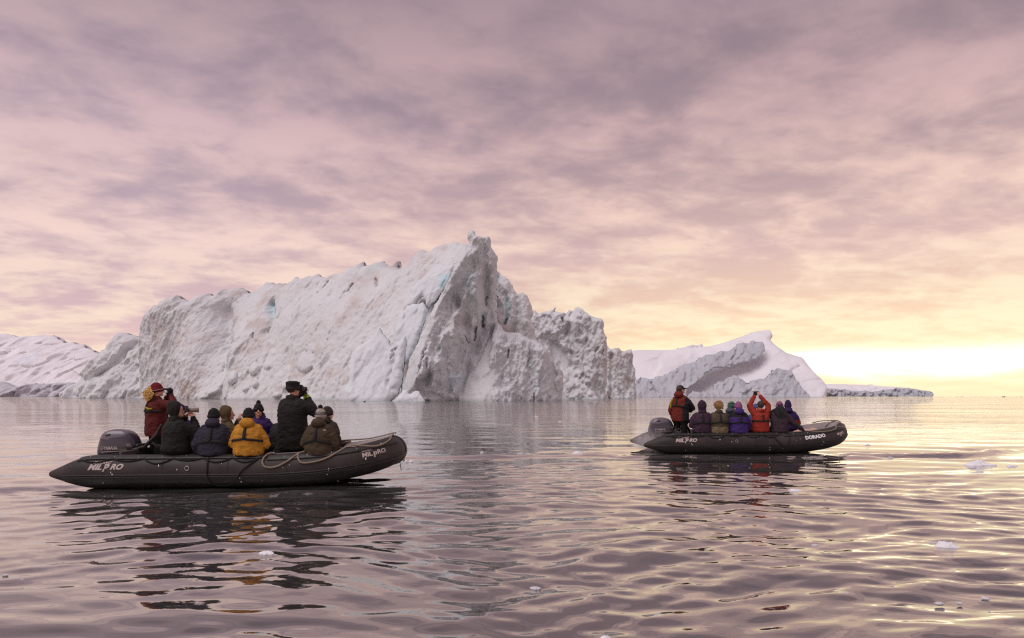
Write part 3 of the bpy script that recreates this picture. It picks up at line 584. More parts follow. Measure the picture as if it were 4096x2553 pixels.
CH_ = [
 (3905,1861,140,26,'widest floating ice chunk, long flat white wedge near the right edge',1,0.45,0.22),
 (3888,1870,34,9,'thin ice scrap touching the near side of the widest floating chunk',2,0.6,0),
 (4048,1866,48,13,'flat ice chunk just right of the widest floating chunk',3,0.5,0),
 (3850,1812,36,8,'small flat ice chunk behind the widest floating chunk',4,0.5,0),
 (3562,1830,26,8,'small ice chunk in the wake right of the rear boat\'s bow',5,0.5,0),
 (3782,2190,108,42,'knobbly white ice chunk floating in the lower right water',6,0.7,-0.1),
 (3728,2172,34,8,'thin ice sliver at the left side of the knobbly lower right chunk',7,0.6,0),
 (2308,1814,50,14,'bright ice chunk left of the rear boat\'s stern, nearest to it',8,0.6,0),
 (2112,1816,24,8,'ice chunk paired with a flat scrap, mid-water between the two boats',9,0.6,0),
 (2082,1814,26,5,'flat pale ice scrap left of a small chunk between the two boats',10,0.6,0),
 (1929,1810,20,8,'small bright ice chunk right of the front boat\'s bow, beyond the pair',11,0.6,0),
 (1942,1813,6,5,'crumb of ice beside the small bright chunk right of the front boat',12,0.7,0),
 (1808,1846,12,7,'little ice chunk nearest the front boat among those right of its bow',13,0.7,0),
 (2241,1686,16,6,'tiny ice chunk farther out below the iceberg cliff',14,0.5,0),
 (2145,1667,18,4,'tiny flat ice scrap farthest out below the iceberg buttress',15,0.5,0),
 (1622,1849,24,16,'rounded ice lump touching the front boat\'s bow',16,0.8,0),
 (1644,1848,22,13,'second ice lump just ahead of the front boat\'s bow',17,0.8,0),
 (2143,2352,46,7,'half-sunken translucent ice chunk in the lower middle water',18,0.8,0),
 (2424,2562,60,30,'ice chunk cut by the bottom edge of the picture',19,0.8,0),
 (3178,1965,80,12,'flat pale ice pan in the dark reflection of the rear boat',20,0.7,0),
 (3240,1948,22,6,'small ice scrap right of the flat pan under the rear boat',21,0.7,0),
 (3470,1782,38,9,'low ice chunk just off the rear boat\'s bow',22,0.5,0),
 (3758,2412,40,9,'grey ice scrap low at the right, left of two others',23,0.7,0),
 (3838,2412,26,6,'thin ice scrap in the middle of three low at the right',24,0.7,0),
 (3942,2392,34,9,'ice scrap rightmost of three low at the right',25,0.7,0),
 (3382,2370,26,5,'thin ice scrap right of the middle in the bottom water',26,0.7,0),
 (3262,2180,36,6,'faint ice scrap below the rear boat\'s reflection',27,0.7,0),
 (1068,2212,64,12,'flat ice pan ringed by ripples under the front boat\'s reflection',28,0.7,0),
 (104,2068,30,6,'grey ice scrap left of the front boat\'s reflection, farthest of the left ones',29,0.7,0),
 (206,2102,18,6,'small ice scrap below and right of the farthest left one',30,0.8,0),
 (346,2132,26,7,'ice scrap at the left tip of the front boat\'s reflection',31,0.8,0),
 (22,2300,22,9,'ice scrap at the very left edge of the lower water',32,0.8,0),
 (90,2318,14,8,'tiny ice scrap just inside the left edge',33,0.8,0),
 (178,2518,18,5,'ice scrap nearest the lower left corner',34,0.8,0),
 (1375,1676,11,4,'tiny ice scrap between the front boat and the iceberg slab',35,0.5,0),
 (3500,1604,10,3,'tiny dark ice scrap in the bright strip near the horizon',36,0.5,0)]
for px, py, w, h, lab, sd, dp, sk in CH_: ice_chunk(px, py, w, h, lab, sd, depth=dp, skew=sk)
g = np.random.default_rng(5)
for k in range(14):
    px = 3745+k*26+g.uniform(-6, 6); c = ice_chunk(px, 1586.4, g.uniform(14, 26), g.uniform(2.5, 4.5), 'thin white ice floe on the far right horizon', 60+k, depth=1.0)
    c['group'] = 'ice floes on the far right horizon'; c['category'] = 'ice floe'; c.name = 'ice_floe'
# ================================================================= geometry collector
class Geo:
    def __init__(s): s.V = []; s.F = []; s.n = 0
    def add(s, V, F):
        V = np.asarray(V, float).reshape(-1, 3); s.V.append(V); s.F += [tuple(int(i)+s.n for i in f) for f in F]; s.n += len(V); return s
    def ell(s, c, r, rot=None, nu=20, nv=12, lo=-0.5, hi=0.5):
        U, W_ = np.meshgrid(np.linspace(0, 2*PI, nu, endpoint=False), np.linspace(lo*PI, hi*PI, nv))
        P = np.stack([np.cos(U)*np.cos(W_)*r[0], np.sin(U)*np.cos(W_)*r[1], np.sin(W_)*r[2]], -1).reshape(-1, 3)
        if rot is not None: P = P@np.array(rot).T
        F = [tuple(f) for f in grid_faces(nv, nu, True)]
        F.append(tuple(range(nu))[::-1]); F.append(tuple(range((nv-1)*nu, nv*nu)))
        return s.add(P+np.array(c), F)
    def loft(s, rings, cap=True):
        nr, k = len(rings), len(rings[0]); F = [tuple(f) for f in grid_faces(nr, k, True)]
        if cap: F.append(tuple(range(k))[::-1]); F.append(tuple(range((nr-1)*k, nr*k)))
        return s.add(np.concatenate([np.asarray(r) for r in rings]), F)
    def tube(s, pts, r, k=8, cap=True):
        pts = np.asarray(pts, float); n = len(pts); r = np.broadcast_to(np.asarray(r, float), (n,))
        T = np.gradient(pts, axis=0); T /= np.linalg.norm(T, axis=1, keepdims=True)+1e-9
        up = np.array([0, 0, 1.0]) if abs(T[0][2]) < 0.9 else np.array([1.0, 0, 0])
        rings = []
        A = np.cross(T[0], up); A /= np.linalg.norm(A)+1e-9
        for i in range(n):
            A = A-T[i]*np.dot(A, T[i]); A /= np.linalg.norm(A)+1e-9; B = np.cross(T[i], A)
            t = np.linspace(0, 2*PI, k, endpoint=False)[:, None]
            rings.append(pts[i]+r[i]*(np.cos(t)*A+np.sin(t)*B))
        return s.loft(rings, cap)
    def cap(s, a, b, ra, rb, k=12):
        a, b = np.array(a, float), np.array(b, float); L_ = np.linalg.norm(b-a)+1e-9; d_ = (b-a)/L_
        ts, rs = [], []
        for q in np.linspace(-0.97, 0, 5): ts.append(q*ra); rs.append(ra*math.sqrt(1-q*q))
        for q in np.linspace(0, 0.97, 5): ts.append(L_+q*rb); rs.append(rb*math.sqrt(1-q*q))
        return s.tube([a+d_*t for t in ts], rs, k)
    def chain(s, pts, rs, k=12):
        for (p0, p1, r0, r1) in zip(pts[:-1], pts[1:], rs[:-1], rs[1:]): s.cap(p0, p1, r0, r1, k)
        return s
    def box(s, c, size, rot=None):
        q = np.array([[x, y, z] for x in (-.5, .5) for y in (-.5, .5) for z in (-.5, .5)])*np.array(size)
        if rot is not None: q = q@np.array(rot).T
        return s.add(q+np.array(c), [(0, 1, 3, 2), (4, 6, 7, 5), (0, 4, 5, 1), (2, 3, 7, 6), (0, 2, 6, 4), (1, 5, 7, 3)])
    def build(s, name, m, parent=None, smooth=True, voxel=None, sm=0, dec=None, disp=None, bevel=0, sub=0):
        V = np.concatenate(s.V)
        o = mesh_obj(name, [tuple(v) for v in V], s.F, m, parent, smooth)
        if voxel or bevel or sub or dec:
            if voxel:
                md = o.modifiers.new('r', 'REMESH'); md.mode = 'VOXEL'; md.voxel_size = voxel; md.use_smooth_shade = True
            if sm: md = o.modifiers.new('s', 'SMOOTH'); md.iterations = sm; md.factor = 0.5
            if bevel: md = o.modifiers.new('b', 'BEVEL'); md.width = bevel; md.segments = 2; md.limit_method = 'ANGLE'
            if sub: md = o.modifiers.new('u', 'SUBSURF'); md.levels = md.render_levels = sub
            if dec: md = o.modifiers.new('d', 'DECIMATE'); md.ratio = dec
            dg = bpy.context.evaluated_depsgraph_get(); me = bpy.data.meshes.new_from_object(o.evaluated_get(dg))
            old = o.data; o.modifiers.clear(); o.data = me; bpy.data.meshes.remove(old); me.name = name
            if smooth: me.polygons.foreach_set('use_smooth', np.ones(len(me.polygons), bool))
        if disp is not None:
            me = o.data; n = len(me.vertices); co = np.zeros(n*3, np.float32); me.vertices.foreach_get('co', co); co = co.reshape(-1, 3).astype(float)
            no = np.zeros(n*3, np.float32); me.vertex_normals.foreach_get('vector', no); no = no.reshape(-1, 3)
            co = co+no*disp(co)[:, None]; me.vertices.foreach_set('co', co.astype(np.float32).ravel()); me.update()
        return o
def catmull(P, n):
    P = np.asarray(P, float); Q = np.vstack([2*P[0]-P[1], P, 2*P[-1]-P[-2]])
    seg = len(P)-1; t = np.linspace(0, seg, n); i = np.minimum(t.astype(int), seg-1); u = (t-i)[:, None]
    a, b_, c, d_ = Q[i], Q[i+1], Q[i+2], Q[i+3]
    return 0.5*((2*b_)+(-a+c)*u+(2*a-5*b_+4*c-d_)*u*u+(-a+3*b_-3*c+d_)*u**3)
def rotz(a): c, s_ = math.cos(a), math.sin(a); return np.array([[c, -s_, 0], [s_, c, 0], [0, 0, 1]])
def rotx(a): c, s_ = math.cos(a), math.sin(a); return np.array([[1, 0, 0], [0, c, -s_], [0, s_, c]])
def roty(a): c, s_ = math.cos(a), math.sin(a); return np.array([[c, 0, s_], [0, 1, 0], [-s_, 0, c]])

def text_mesh(body, size, shear=0.0, offset=0.0, spacing=1.0, xscale=1.0):
    cu = bpy.data.curves.new('t', 'FONT'); cu.body = body; cu.size = size; cu.shear = shear; cu.offset = offset; cu.space_character = spacing
    cu.resolution_u = 3; ob = bpy.data.objects.new('t', cu); COL.objects.link(ob)
    dg = bpy.context.evaluated_depsgraph_get(); me = bpy.data.meshes.new_from_object(ob.evaluated_get(dg))
    V = np.array([v.co[:2] for v in me.vertices]); V[:, 0] *= xscale; Fc = [tuple(p_.vertices) for p_ in me.polygons]
    bpy.data.objects.remove(ob); bpy.data.meshes.remove(me); bpy.data.curves.remove(cu)
    return V, Fc

# ================================================================= materials
M_tube = mat('grey_brown_hypalon', lin(54, 47, 45), 0.6, 0.34, 3.0, 0.12, 60, spec=0.35)
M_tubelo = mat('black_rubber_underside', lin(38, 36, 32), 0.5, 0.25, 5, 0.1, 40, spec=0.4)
M_black = mat('black_rubber', lin(42, 39, 36), 0.5, 0.2, 12, 0.1, 60, spec=0.45)
M_floor = mat('boat_floor_grey', lin(120, 112, 114), 0.7, 0.15, 8, 0.1, 40)
M_innertube = mat('worn_grey_fabric', lin(150, 138, 136), 0.7, 0.12, 6, 0.1, 50)
M_rope = mat('black_rope', lin(38, 36, 34), 0.85, 0.3, 60, 0.5, 300)
M_rope2 = mat('beige_rope', lin(168, 150, 132), 0.9, 0.3, 60, 0.8, 240)
M_letter = mat('silver_lettering', lin(190, 176, 170), 0.5, 0.12, 30, 0, 20)
M_white = mat('white_lettering', lin(236, 230, 228), 0.5, 0.25, 40, 0, 20)
M_red = mat('red_mark', lin(170, 50, 48), 0.5, 0.1, 20)
M_cowl = mat('outboard_grey_blue', lin(68, 63, 73), 0.28, 0.06, 5, 0.03, 30, spec=0.6)
M_cowltop = mat('outboard_light_grey', lin(108, 98, 106), 0.3, 0.06, 5, 0.03, 30, spec=0.6)
M_metal = mat('steel_fitting', lin(190, 185, 180), 0.35, 0.1, 20, metal=0.8)
M_bag = mat('faded_pink_cloth', lin(205, 165, 150), 0.8, 0.2, 12, 0.6, 14)
M_wood = mat('transom_board', lin(70, 62, 58), 0.6, 0.2, 8)

# ================================================================= inflatable boat
CTRL = [(0, .215, .012), (.015, .215, .038), (.07, .216, .066), (.20, .222, .115), (.40, .236, .188), (.58, .246, .240), (.74, .25, .264), (1.0, .25, .27), (1.8, .25, .27), (2.8, .25, .27), (3.6, .252, .27), (4.1, .272, .268)]
path = [(x, -.875, z, r) for x, z, r in CTRL]+[(4.5, -.855, .305, .266), (4.85, -.78, .355, .262), (5.14, -.635, .41, .258), (5.34, -.43, .46, .254), (5.45, -.20, .495, .25)]
path = path+[(5.48, 0, .50, .25)]+[(x, -y, z, r) for x, y, z, r in reversed(path)]
TP = catmull(path, 460)
TC = TP[:, :3]; TR = TP[:, 3]
TT = np.gradient(TC, axis=0); TT /= np.linalg.norm(TT, axis=1, keepdims=True)
TO = np.cross(TT, [0, 0, 1.0]); TO /= np.linalg.norm(TO, axis=1, keepdims=True); TU = np.cross(TO, TT)
TS = np.concatenate([[0], np.cumsum(np.linalg.norm(np.diff(TC, axis=0), axis=1))])
def tpt(s_, th, off=0.0):
    s_, th, off = np.broadcast_arrays(np.asarray(s_, float), np.asarray(th, float), np.asarray(off, float))
    I = lambda A: np.stack([np.interp(s_, TS, A[:, k]) for k in range(3)], -1)
    c, o_, u_ = I(TC), I(TO), I(TU); r = (np.interp(s_, TS, TR)+off)[..., None]
    return c+r*(np.cos(th)[..., None]*o_+np.sin(th)[..., None]*u_)
def band(g_, s0, s1, t0, t1, off, thick=0.008, ns=60, nt_=6):
    ss = np.linspace(s0, s1, ns); rings = []
    tt = np.linspace(t0, t1, nt_)
    for q in ss:
        o1 = tpt(np.full(nt_, q), tt, off+thick); o0 = tpt(np.full(nt_, q), tt[::-1], off-0.003); rings.append(np.vstack([o1, o0]))
    g_.loft(rings)
STOT = TS[-1]
D2R = math.radians

def make_boat(x0, yc, yaw, pitch, label, bow_rope, name_text):
    bt = empty('inflatable_boat', (x0, yc, 0.0), (0, -pitch, yaw)); tag(bt, label, 'boat', 'black inflatable boats with outboards')
    # tube
    tt = np.linspace(0, 2*PI, 40, endpoint=False)
    dark = Geo(); g_ = Geo(); g_.loft([tpt(np.full(40, q), tt) for q in TS]); g_.build('inflatable_tube', M_tube, bt)
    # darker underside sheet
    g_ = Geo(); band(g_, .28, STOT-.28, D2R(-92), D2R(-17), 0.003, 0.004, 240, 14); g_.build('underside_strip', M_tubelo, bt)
    for th in (-8, -15):
        g_ = Geo(); ss = np.linspace(.12, STOT-.12, 260); g_.tube(tpt(ss, np.full(260, D2R(th)), 0.004), 0.012, 8); g_.build('rubbing_strake', M_black, bt)
    # gunwale rails
    for side in (0, 1):
        f = (lambda q: q) if side == 0 else (lambda q: STOT-q)
        g_ = Geo(); band(g_, *sorted((f(.56), f(3.55))), D2R(50), D2R(76), 0.006, 0.012, 80, 6); g_.build('gunwale_strip', M_black, bt)
        g_ = Geo(); band(g_, *sorted((f(3.62), f(5.72))), D2R(40), D2R(66), 0.006, 0.010, 80, 6); st = g_.build('gunwale_strip', M_black, bt)
        for q in np.linspace(.75, 3.45, 8):
            g2 = Geo(); c = tpt(f(q), D2R(62), .018); g2.ell(c, (.009, .009, .009), nu=8, nv=5); g2.build('rivet', M_metal, st)
        for q in np.linspace(3.9, 5.4, 5):
            g2 = Geo(); c = tpt(f(q), D2R(53), .016); g2.ell(c, (.012, .012, .012), nu=8, nv=5); g2.build('rivet', M_metal, st)
        # seams
        for q in (1.0, 1.95, 3.0, 3.95, 4.9):
            g2 = Geo(); band(g2, f(q)-.012, f(q)+.012, D2R(-15), D2R(200), 0.0, 0.0025, 2, 30); g2.build('tube_seam', M_tube, bt)
        # life line: black rope sagging between its lugs
        lug = [.62, 1.12, 1.62, 2.10, 2.58, 3.05, 3.5]
        pts = []
        for a_, b_ in zip(lug[:-1], lug[1:]):
            sag = 17+6*math.sin(a_*5)
            for t in np.linspace(0, 1, 12, endpoint=False): pts.append(tpt(f(a_+(b_-a_)*t), D2R(54-sag*math.sin(PI*t)**0.8), .014))
        g2 = Geo(); g2.tube(pts, .0105, 7); ln = g2.build('life_line', M_rope, bt)
        for a_ in lug:
            g2 = Geo(); g2.ell(tpt(f(a_), D2R(52), .012), (.030, .014, .022), nu=10, nv=6); g2.build('rope_lug', M_black, ln)
        # metal ring on a patch
        g2 = Geo(); c = tpt(f(2.36), D2R(14), .012); t = np.linspace(0, 2*PI, 16)
        g2.tube(np.array([c+[.034*math.cos(a_), 0, .034*math.sin(a_)] for a_ in t]), .006, 6); g2.build('towing_ring', M_metal, bt)
    if bow_rope:
        # one long dark rope looping under the tube amidships
        g2 = Geo(); q = catmull([[2.66, 58], [2.68, 20], [2.69, -20], [2.78, -46], [2.98, -52], [3.12, -30], [3.24, 5], [3.42, 36], [3.50, 56]], 60); g2.tube(tpt(q[:, 0], np.radians(q[:, 1]), .014), .012, 7); g2.build('trailing_rope', M_rope, bt)
        # beige bow rope, traced loops
        q = catmull([[3.72, 72], [3.66, 80], [3.60, 66], [3.56, 36], [3.62, 16], [3.80, 16], [3.98, 34], [4.10, 58], [4.20, 74], [4.30, 66]], 70)
        q2 = catmull([[4.12, 70], [4.13, 44], [4.20, 24], [4.42, 24], [4.62, 36], [4.80, 58], [4.90, 72], [5.02, 62]], 60)
        q3 = catmull([[4.88, 74], [5.0, 76], [5.12, 60], [5.30, 46], [5.50, 52], [5.66, 66], [5.80, 82], [5.96, 86]], 60)
        for qq in (q, q2, q3):
            g2 = Geo(); P = tpt(qq[:, 0], np.radians(qq[:, 1]), .022)
            # two laid strands twisted together
            Tn = np.gradient(P, axis=0); Tn /= np.linalg.norm(Tn, axis=1, keepdims=True); A = np.cross(Tn, [0, 0, 1.0]); A /= np.linalg.norm(A, axis=1, keepdims=True)+1e-6; B = np.cross(Tn, A)
            sl_ = np.concatenate([[0], np.cumsum(np.linalg.norm(np.diff(P, axis=0), axis=1))]); S2 = np.linspace(0, sl_[-1], int(sl_[-1]/.008))
            I = lambda M_: np.stack([np.interp(S2, sl_, M_[:, k]) for k in range(3)], 1)
            for ph in (0, PI):
                w = (S2/.05*2*PI+ph)[:, None]; g2.tube(I(P)+.007*(np.cos(w)*I(A)+np.sin(w)*I(B)), .0095, 6)
            g2.build('bow_rope', M_rope2, bt)
        g2 = Geo(); P = catmull([[4.6, .62, .62], [4.3, .62, .56], [4.25, .70, .60], [4.45, .74, .63], [4.9, .70, .66], [5.2, .50, .72], [5.5, .15, .80], [5.55, -.05, .80]], 80); g2.tube(P, .014, 7); g2.build('bow_rope', M_rope2, bt)
    else:
        g2 = Geo(); q = catmull([[3.30, 50], [3.40, 20], [3.52, -4], [3.64, -12], [3.72, 0], [3.76, 30], [3.78, 56]], 50); g2.tube(tpt(q[:, 0], np.radians(q[:, 1]), .014), .0115, 7); g2.build('trailing_rope', M_rope, bt)
        g2 = Geo(); q = catmull([[4.3, 78], [4.45, 62], [4.7, 50], [5.0, 50], [5.15, 60], [5.2, 74], [5.3, 52], [5.6, 44], [5.9, 60], [6.1, 84]], 60); g2.tube(tpt(q[:, 0], np.radians(q[:, 1]), .020), .010, 7); g2.build('bow_rope', M_rope2, bt)
        g2 = Geo(); P = catmull([[5.1, .5, .70], [5.3, .42, .76], [5.5, .2, .78], [5.6, .0, .78], [5.68, -.03, .70], [5.74, .02, .6], [5.78, 0, .46]], 50); g2.tube(P, .012, 7); g2.build('bow_rope', M_rope, bt)
        g2 = Geo(); P = catmull([[3.9, .85, .53], [3.95, .86, .60], [4.1, .86, .63], [4.3, .85, .62], [4.36, .84, .57]], 30); g2.tube(P, .011, 7); g2.build('grab_handle', M_rope, bt)
        g2 = Geo()
        for (c, r, a_) in (((4.42, -.32, .50), (.27, .16, .07), .15), ((4.72, -.25, .54), (.20, .12, .055), -.1), ((4.25, -.40, .48), (.15, .12, .06), .4)): g2.ell(c, r, rotz(a_)@roty(-.12), 24, 14)
        pb = g2.build('folded_cloth', M_bag, None, voxel=.018, sm=2, disp=lambda c: .014*fbm(c[:, 0]*14, c[:, 1]*9, c[:, 2]*16, 3))
        pb.parent = None; pb.name = 'cloth_bag'; tag(pb, 'faded pink and white folded bag lying in the rear boat\'s bow', 'bag')
        pb.location = (x0, yc, 0.0); pb.rotation_euler = (0, -pitch, yaw)
    # bow nose cap and towing eye
    mid = STOT/2
    g2 = Geo(); band(g2, mid-.05, mid+.05, D2R(-78), D2R(100), 0.003, 0.010, 8, 30); nose = g2.build('nose_strip', M_black, bt)
    for dq in (-.17, .17):
        g2 = Geo(); t = np.linspace(0, 2*PI, 14); c = tpt(mid+dq*0.3, D2R(-42), .02); g2.tube(np.array([c+[0.01, .028*math.cos(a_), .03*math.sin(a_)] for a_ in t]), .006, 6); g2.build('towing_ring', M_metal, nose)
    g2 = Geo(); g2.tube([tpt(mid, D2R(-58), .01), tpt(mid, D2R(-60), .05)+[0, 0, -.04], tpt(mid, D2R(-60), .05)+[0.01, 0, -.10]], .007, 6); g2.build('rope_end', M_rope, nose)
    # keel and floor
    rings = []
    for x, hw, zt, zk in ((.98, .66, .06, -.10), (2, .66, .06, -.14), (3.4, .66, .08, -.14), (4.2, .62, .12, -.10), (4.7, .52, .20, 0.0), (5.05, .38, .27, .12), (5.3, .22, .33, .23), (5.42, .08, .36, .31)):
        rings.append(np.array([[x, -hw, zt+.02], [x, -hw*.55, (zt+zk)*.5-.02], [x, 0, zk], [x, hw*.55, (zt+zk)*.5-.02], [x, hw, zt+.02], [x, 0, zt+.03]]))
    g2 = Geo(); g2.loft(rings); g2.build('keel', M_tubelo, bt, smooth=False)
    g2 = Geo(); g2.box((2.9, 0, .115), (3.7, 1.30, .03)); g2.build('floorboard', M_floor, bt, bevel=.006)
    g2 = Geo(); g2.box((1.02, 0, .27), (.06, 1.26, .56)); g2.build('transom', M_wood, bt, bevel=.01)
    for side in (-1, 1):
        s0, s1 = (3.7, 5.9) if side < 0 else (STOT-5.9, STOT-3.7)
        g2 = Geo(); band(g2, s0, s1, D2R(84), D2R(168), 0.002, 0.003, 60, 12); g2.build('inner_lining', M_innertube, bt)
    # outboard motor
    prof = [(.44, .335, .985, .19), (.47, .325, 1.01, .205), (.53, .325, 1.02, .215), (.60, .335, 1.01, .215), (.68, .355, .995, .21), (.75, .375, .97, .20), (.81, .40, .935, .182), (.86, .45, .875, .155), (.89, .52, .79, .12), (.905, .60, .71, .06)]
    def sec(z, xa, xb, w, slope=0.0, k=40):
        t = np.linspace(0, 2*PI, k, endpoint=False); n_ = 2/3.6
        X = (xa+xb)/2+(xb-xa)/2*np.sign(np.cos(t))*np.abs(np.cos(t))**n_; Y = w*np.sign(np.sin(t))*np.abs(np.sin(t))**n_
        return np.stack([X, Y, z+slope*(X-.33)], 1)
    om = Geo(); om.loft([sec(z, a_, b_, w, (.11 if z < .5 else .11*max(0, (.68-z)/.18)) if z < .68 else 0) for z, a_, b_, w in prof[:7]]+[sec(z, a_, b_, w) for z, a_, b_, w in prof[7:]])
    mo = om.build('outboard_motor', M_cowl, bt)
    g2 = Geo(); g2.loft([sec(z, a_-.006, b_+.006, w+.006, sl_) for z, a_, b_, w, sl_ in ((.745, .378, .972, .2, -.16), (.775, .385, .96, .195, -.12), (.81, .40, .935, .182, -.03), (.86, .45, .875, .155, 0), (.892, .52, .79, .12, 0), (.909, .60, .71, .06, 0))]); g2.build('cowling_top', M_cowltop, mo)
    g2 = Geo(); P = [[.50, -.16, .79], [.57, -.155, .815], [.585, -.157, .80]]
    g2.box((.56, -.178, .815), (.075, .03, .022), roty(-.25)); g2.build('air_vent', M_black, mo)
    PR = np.array(prof[:7])
    def cowl_y(x, z):
        xa, xb, w = [np.interp(z, PR[:, 0]+.03, PR[:, k]) for k in (1, 2, 3)]
        u = np.clip(np.abs((x-(xa+xb)/2)/((xb-xa)/2)), 0, .99); return w*(1-u**3.6)**(1/3.6)
    for nm, body, sz, off, (tx, tz), xs in (('lettering', 'YAMAHA', .078, .003, (.512, .560), .72), ('lettering', 'FourStroke', .030, 0, (.745, .560), 1.1), ('lettering', 'SC', .06, .001, (.895, .62), .9)):
        for sd in (-1, 1):
            V, Fc = text_mesh(body, sz, .25 if body == 'FourStroke' else 0.0, off, 1.0, xs)
            x = tx+V[:, 0] if sd < 0 else tx+V[:, 0].max()-V[:, 0]
            yy = cowl_y(x, tz+V[:, 1])+.012
            g2 = Geo(); g2.add(np.stack([x, sd*yy, tz+V[:, 1]+.05*(x-tx)*0], 1), Fc); g2.build(nm, M_letter, mo, smooth=False)
    for sd in (-1, 1):
        g2 = Geo(); t = np.linspace(0, 2*PI, 24); g2.tube(np.array([[.477+.026*math.cos(a_), sd*(cowl_y(.477+.026*math.cos(a_), .586)+.010), .586+.026*math.sin(a_)] for a_ in t]), .0035, 5)
        for k in range(3): a_ = PI/2+k*2*PI/3; g2.tube([[.477, sd*(cowl_y(.477, .586)+.010), .586], [.477+.022*math.cos(a_), sd*(cowl_y(.477+.022*math.cos(a_), .586)+.010), .586+.022*math.sin(a_)]], .003, 5)
        g2.build('emblem', M_letter, mo)
        g2 = Geo(); g2.tube([[x_, sd*(cowl_y(x_, .53)+.001), .515+.05*(x_-.45)] for x_ in np.linspace(.45, .94, 10)], np.linspace(.007, .003, 10), 6); g2.build('silver_stripe', M_letter, mo)
    g2 = Geo(); g2.loft([sec(z, a_, b_, w) for z, a_, b_, w in ((-.45, .56, .74, .03), (-.05, .52, .80, .05), (.18, .48, .85, .09), (.34, .42, .93, .15), (.47, .38, .99, .18))]); g2.build('motor_leg', M_black, mo)
    g2 = Geo(); g2.loft([sec(z, a_, b_, w, .11) for z, a_, b_, w in ((.425, .33, .99, .195), (.452, .328, .99, .212))]); g2.build('cowling_seal', M_black, mo)
    g2 = Geo(); g2.box((1.0, 0, .50), (.16, .34, .16)); g2.box((1.04, 0, .62), (.06, .30, .06)); g2.build('mounting_bracket', M_black, mo, bevel=.02)
    for k in range(4):
        g2 = Geo(); g2.tube(catmull([[.98, -.10+.05*k, .52], [1.15, -.12+.06*k, .56+.03*k], [1.28, -.16+.05*k, .70-.03*k], [1.40, -.20+.06*k, .60], [1.46, -.1+.03*k, .40]], 24), .013, 7); g2.build('cable', M_black, mo)
    g2 = Geo(); g2.chain([[1.0, -.12, .56], [1.18, -.16, .60], [1.42, -.20, .82], [1.50, -.22, .98]], [.03, .032, .03, .018]); g2.build('steering_arm', M_black, mo)
    # lettering on the tube
    def on_tube(body, sz, s0, th0, m_, shear=0.3, off=.002, xs=1.0, slope=0.0, side=0):
        V, Fc = text_mesh(body, sz, shear, off, 1.0, xs)
        w = V[:, 0].max(); u = V[:, 0]
        s_ = s0+u if side == 0 else STOT-(s0+w-u); r_ = np.interp(s_, TS, TR)
        g2 = Geo(); g2.add(tpt(s_, th0+(V[:, 1]+slope*u)/r_, .0045), Fc); o_ = g2.build('lettering', m_, bt, smooth=False); return w
    for side in (0, 1):
        on_tube('MIL', .128, .77, D2R(12), M_letter, .32, .006, 1.12, side=side) if side == 0 else None
        if side == 0:
            on_tube('P', .165, 1.0, D2R(6.7), M_letter, .32, .006, 1.0); on_tube('RO', .122, 1.125, D2R(13), M_letter, .32, .006, 1.12)
            on_tube('ZODIAC', .058, .845, D2R(33.5), M_letter, .25, .0015, 1.22); on_tube('/', .055, 1.11, D2R(33), M_red, .3, .004, 1.0)
        else: on_tube('MILPRO', .128, .66, D2R(17), M_letter, .32, .004, 1.12, side=1)
    if name_text:
        on_tube(name_text, .125, 4.17, D2R(16), M_white, -.05, .007, .95, slope=.03); on_tube('MILPRO', .085, 5.02, D2R(14), M_letter, .15, .003, .8)
    else:
        on_tube('MIL', .10, 5.06, D2R(15), M_letter, .1, .004, .95); on_tube('P', .125, 5.215, D2R(8), M_letter, .1, .004, .9); on_tube('RO', .10, 5.28, D2R(17), M_letter, .1, .003, .95)
        on_tube('ZODIAC', .04, 5.07, D2R(35), M_letter, .1, .0015, 1.0)
    # dried salt spray marks
    for k in range(16):
        q = [0.98, 1.15, 1.17, 3.55, 4.55, 4.58, 4.0, 2.2, 1.9, 4.95, 3.2, 3.21, 2.9, 1.0, 5.1, 3.9][k]; t0 = [-14, 2, -6, -30, -24, -8, 20, 10, 24, -10, -20, -34, 30, -34, 8, 12][k]
        g2 = Geo(); sz = .010+.006*(k % 3); c = tpt(q+(.03 if name_text else 0), D2R(t0), .005); g2.ell(c, (sz*.5, .004, sz), nu=6, nv=4); g2.build('water_drop', M_white, bt)
    return bt

# ================================================================= people
def fabric(name, rgb, **k): return mat('fabric_'+name, lin(*rgb, 0.5), k.pop('rough', .8), .16, 9, .45, 16, (0.6, 0.6, 2.6), spec=.25, sheen=.0)
FB = {n_: fabric(n_, c) for n_, c in dict(red=(128, 50, 46), black=(52, 48, 46), navy=(70, 66, 84), mustard=(255, 180, 66), olive=(98, 82, 62), brown=(84, 72, 64), purple=(84, 56, 124), violet=(92, 64, 150),
     plum=(88, 62, 84), khaki=(112, 100, 80), beige=(168, 150, 116), orange=(205, 72, 54), charcoal=(62, 58, 62), darkplum=(84, 66, 76), bluegrey=(110, 112, 128), lightblue=(110, 122, 190), trousers=(44, 42, 40),
     crimson=(150, 36, 50), pink=(190, 110, 168), magenta=(200, 60, 150), teal=(70, 150, 130), cream=(225, 215, 205), hood_olive=(128, 106, 72), rust=(150, 58, 44), yellow=(220, 190, 50), dpurple=(70, 50, 110), lime=(190, 230, 60), tan=(170, 130, 90), greypants=(110, 98, 88)).items()}
M_skin = mat('skin', lin(214, 156, 134), .55, .08, 20, .05, 60)
M_strap = mat('black_webbing', lin(30, 29, 28), .8, .2, 40)
M_blond = mat('blond_hair', lin(226, 182, 112), .6, .35, 60, .4, 120)
M_curl = mat('sandy_hair', lin(168, 134, 88), .65, .35, 60, .4, 120)
M_brownh = mat('dark_hair', lin(60, 46, 38), .55, .3, 60, .3, 120)
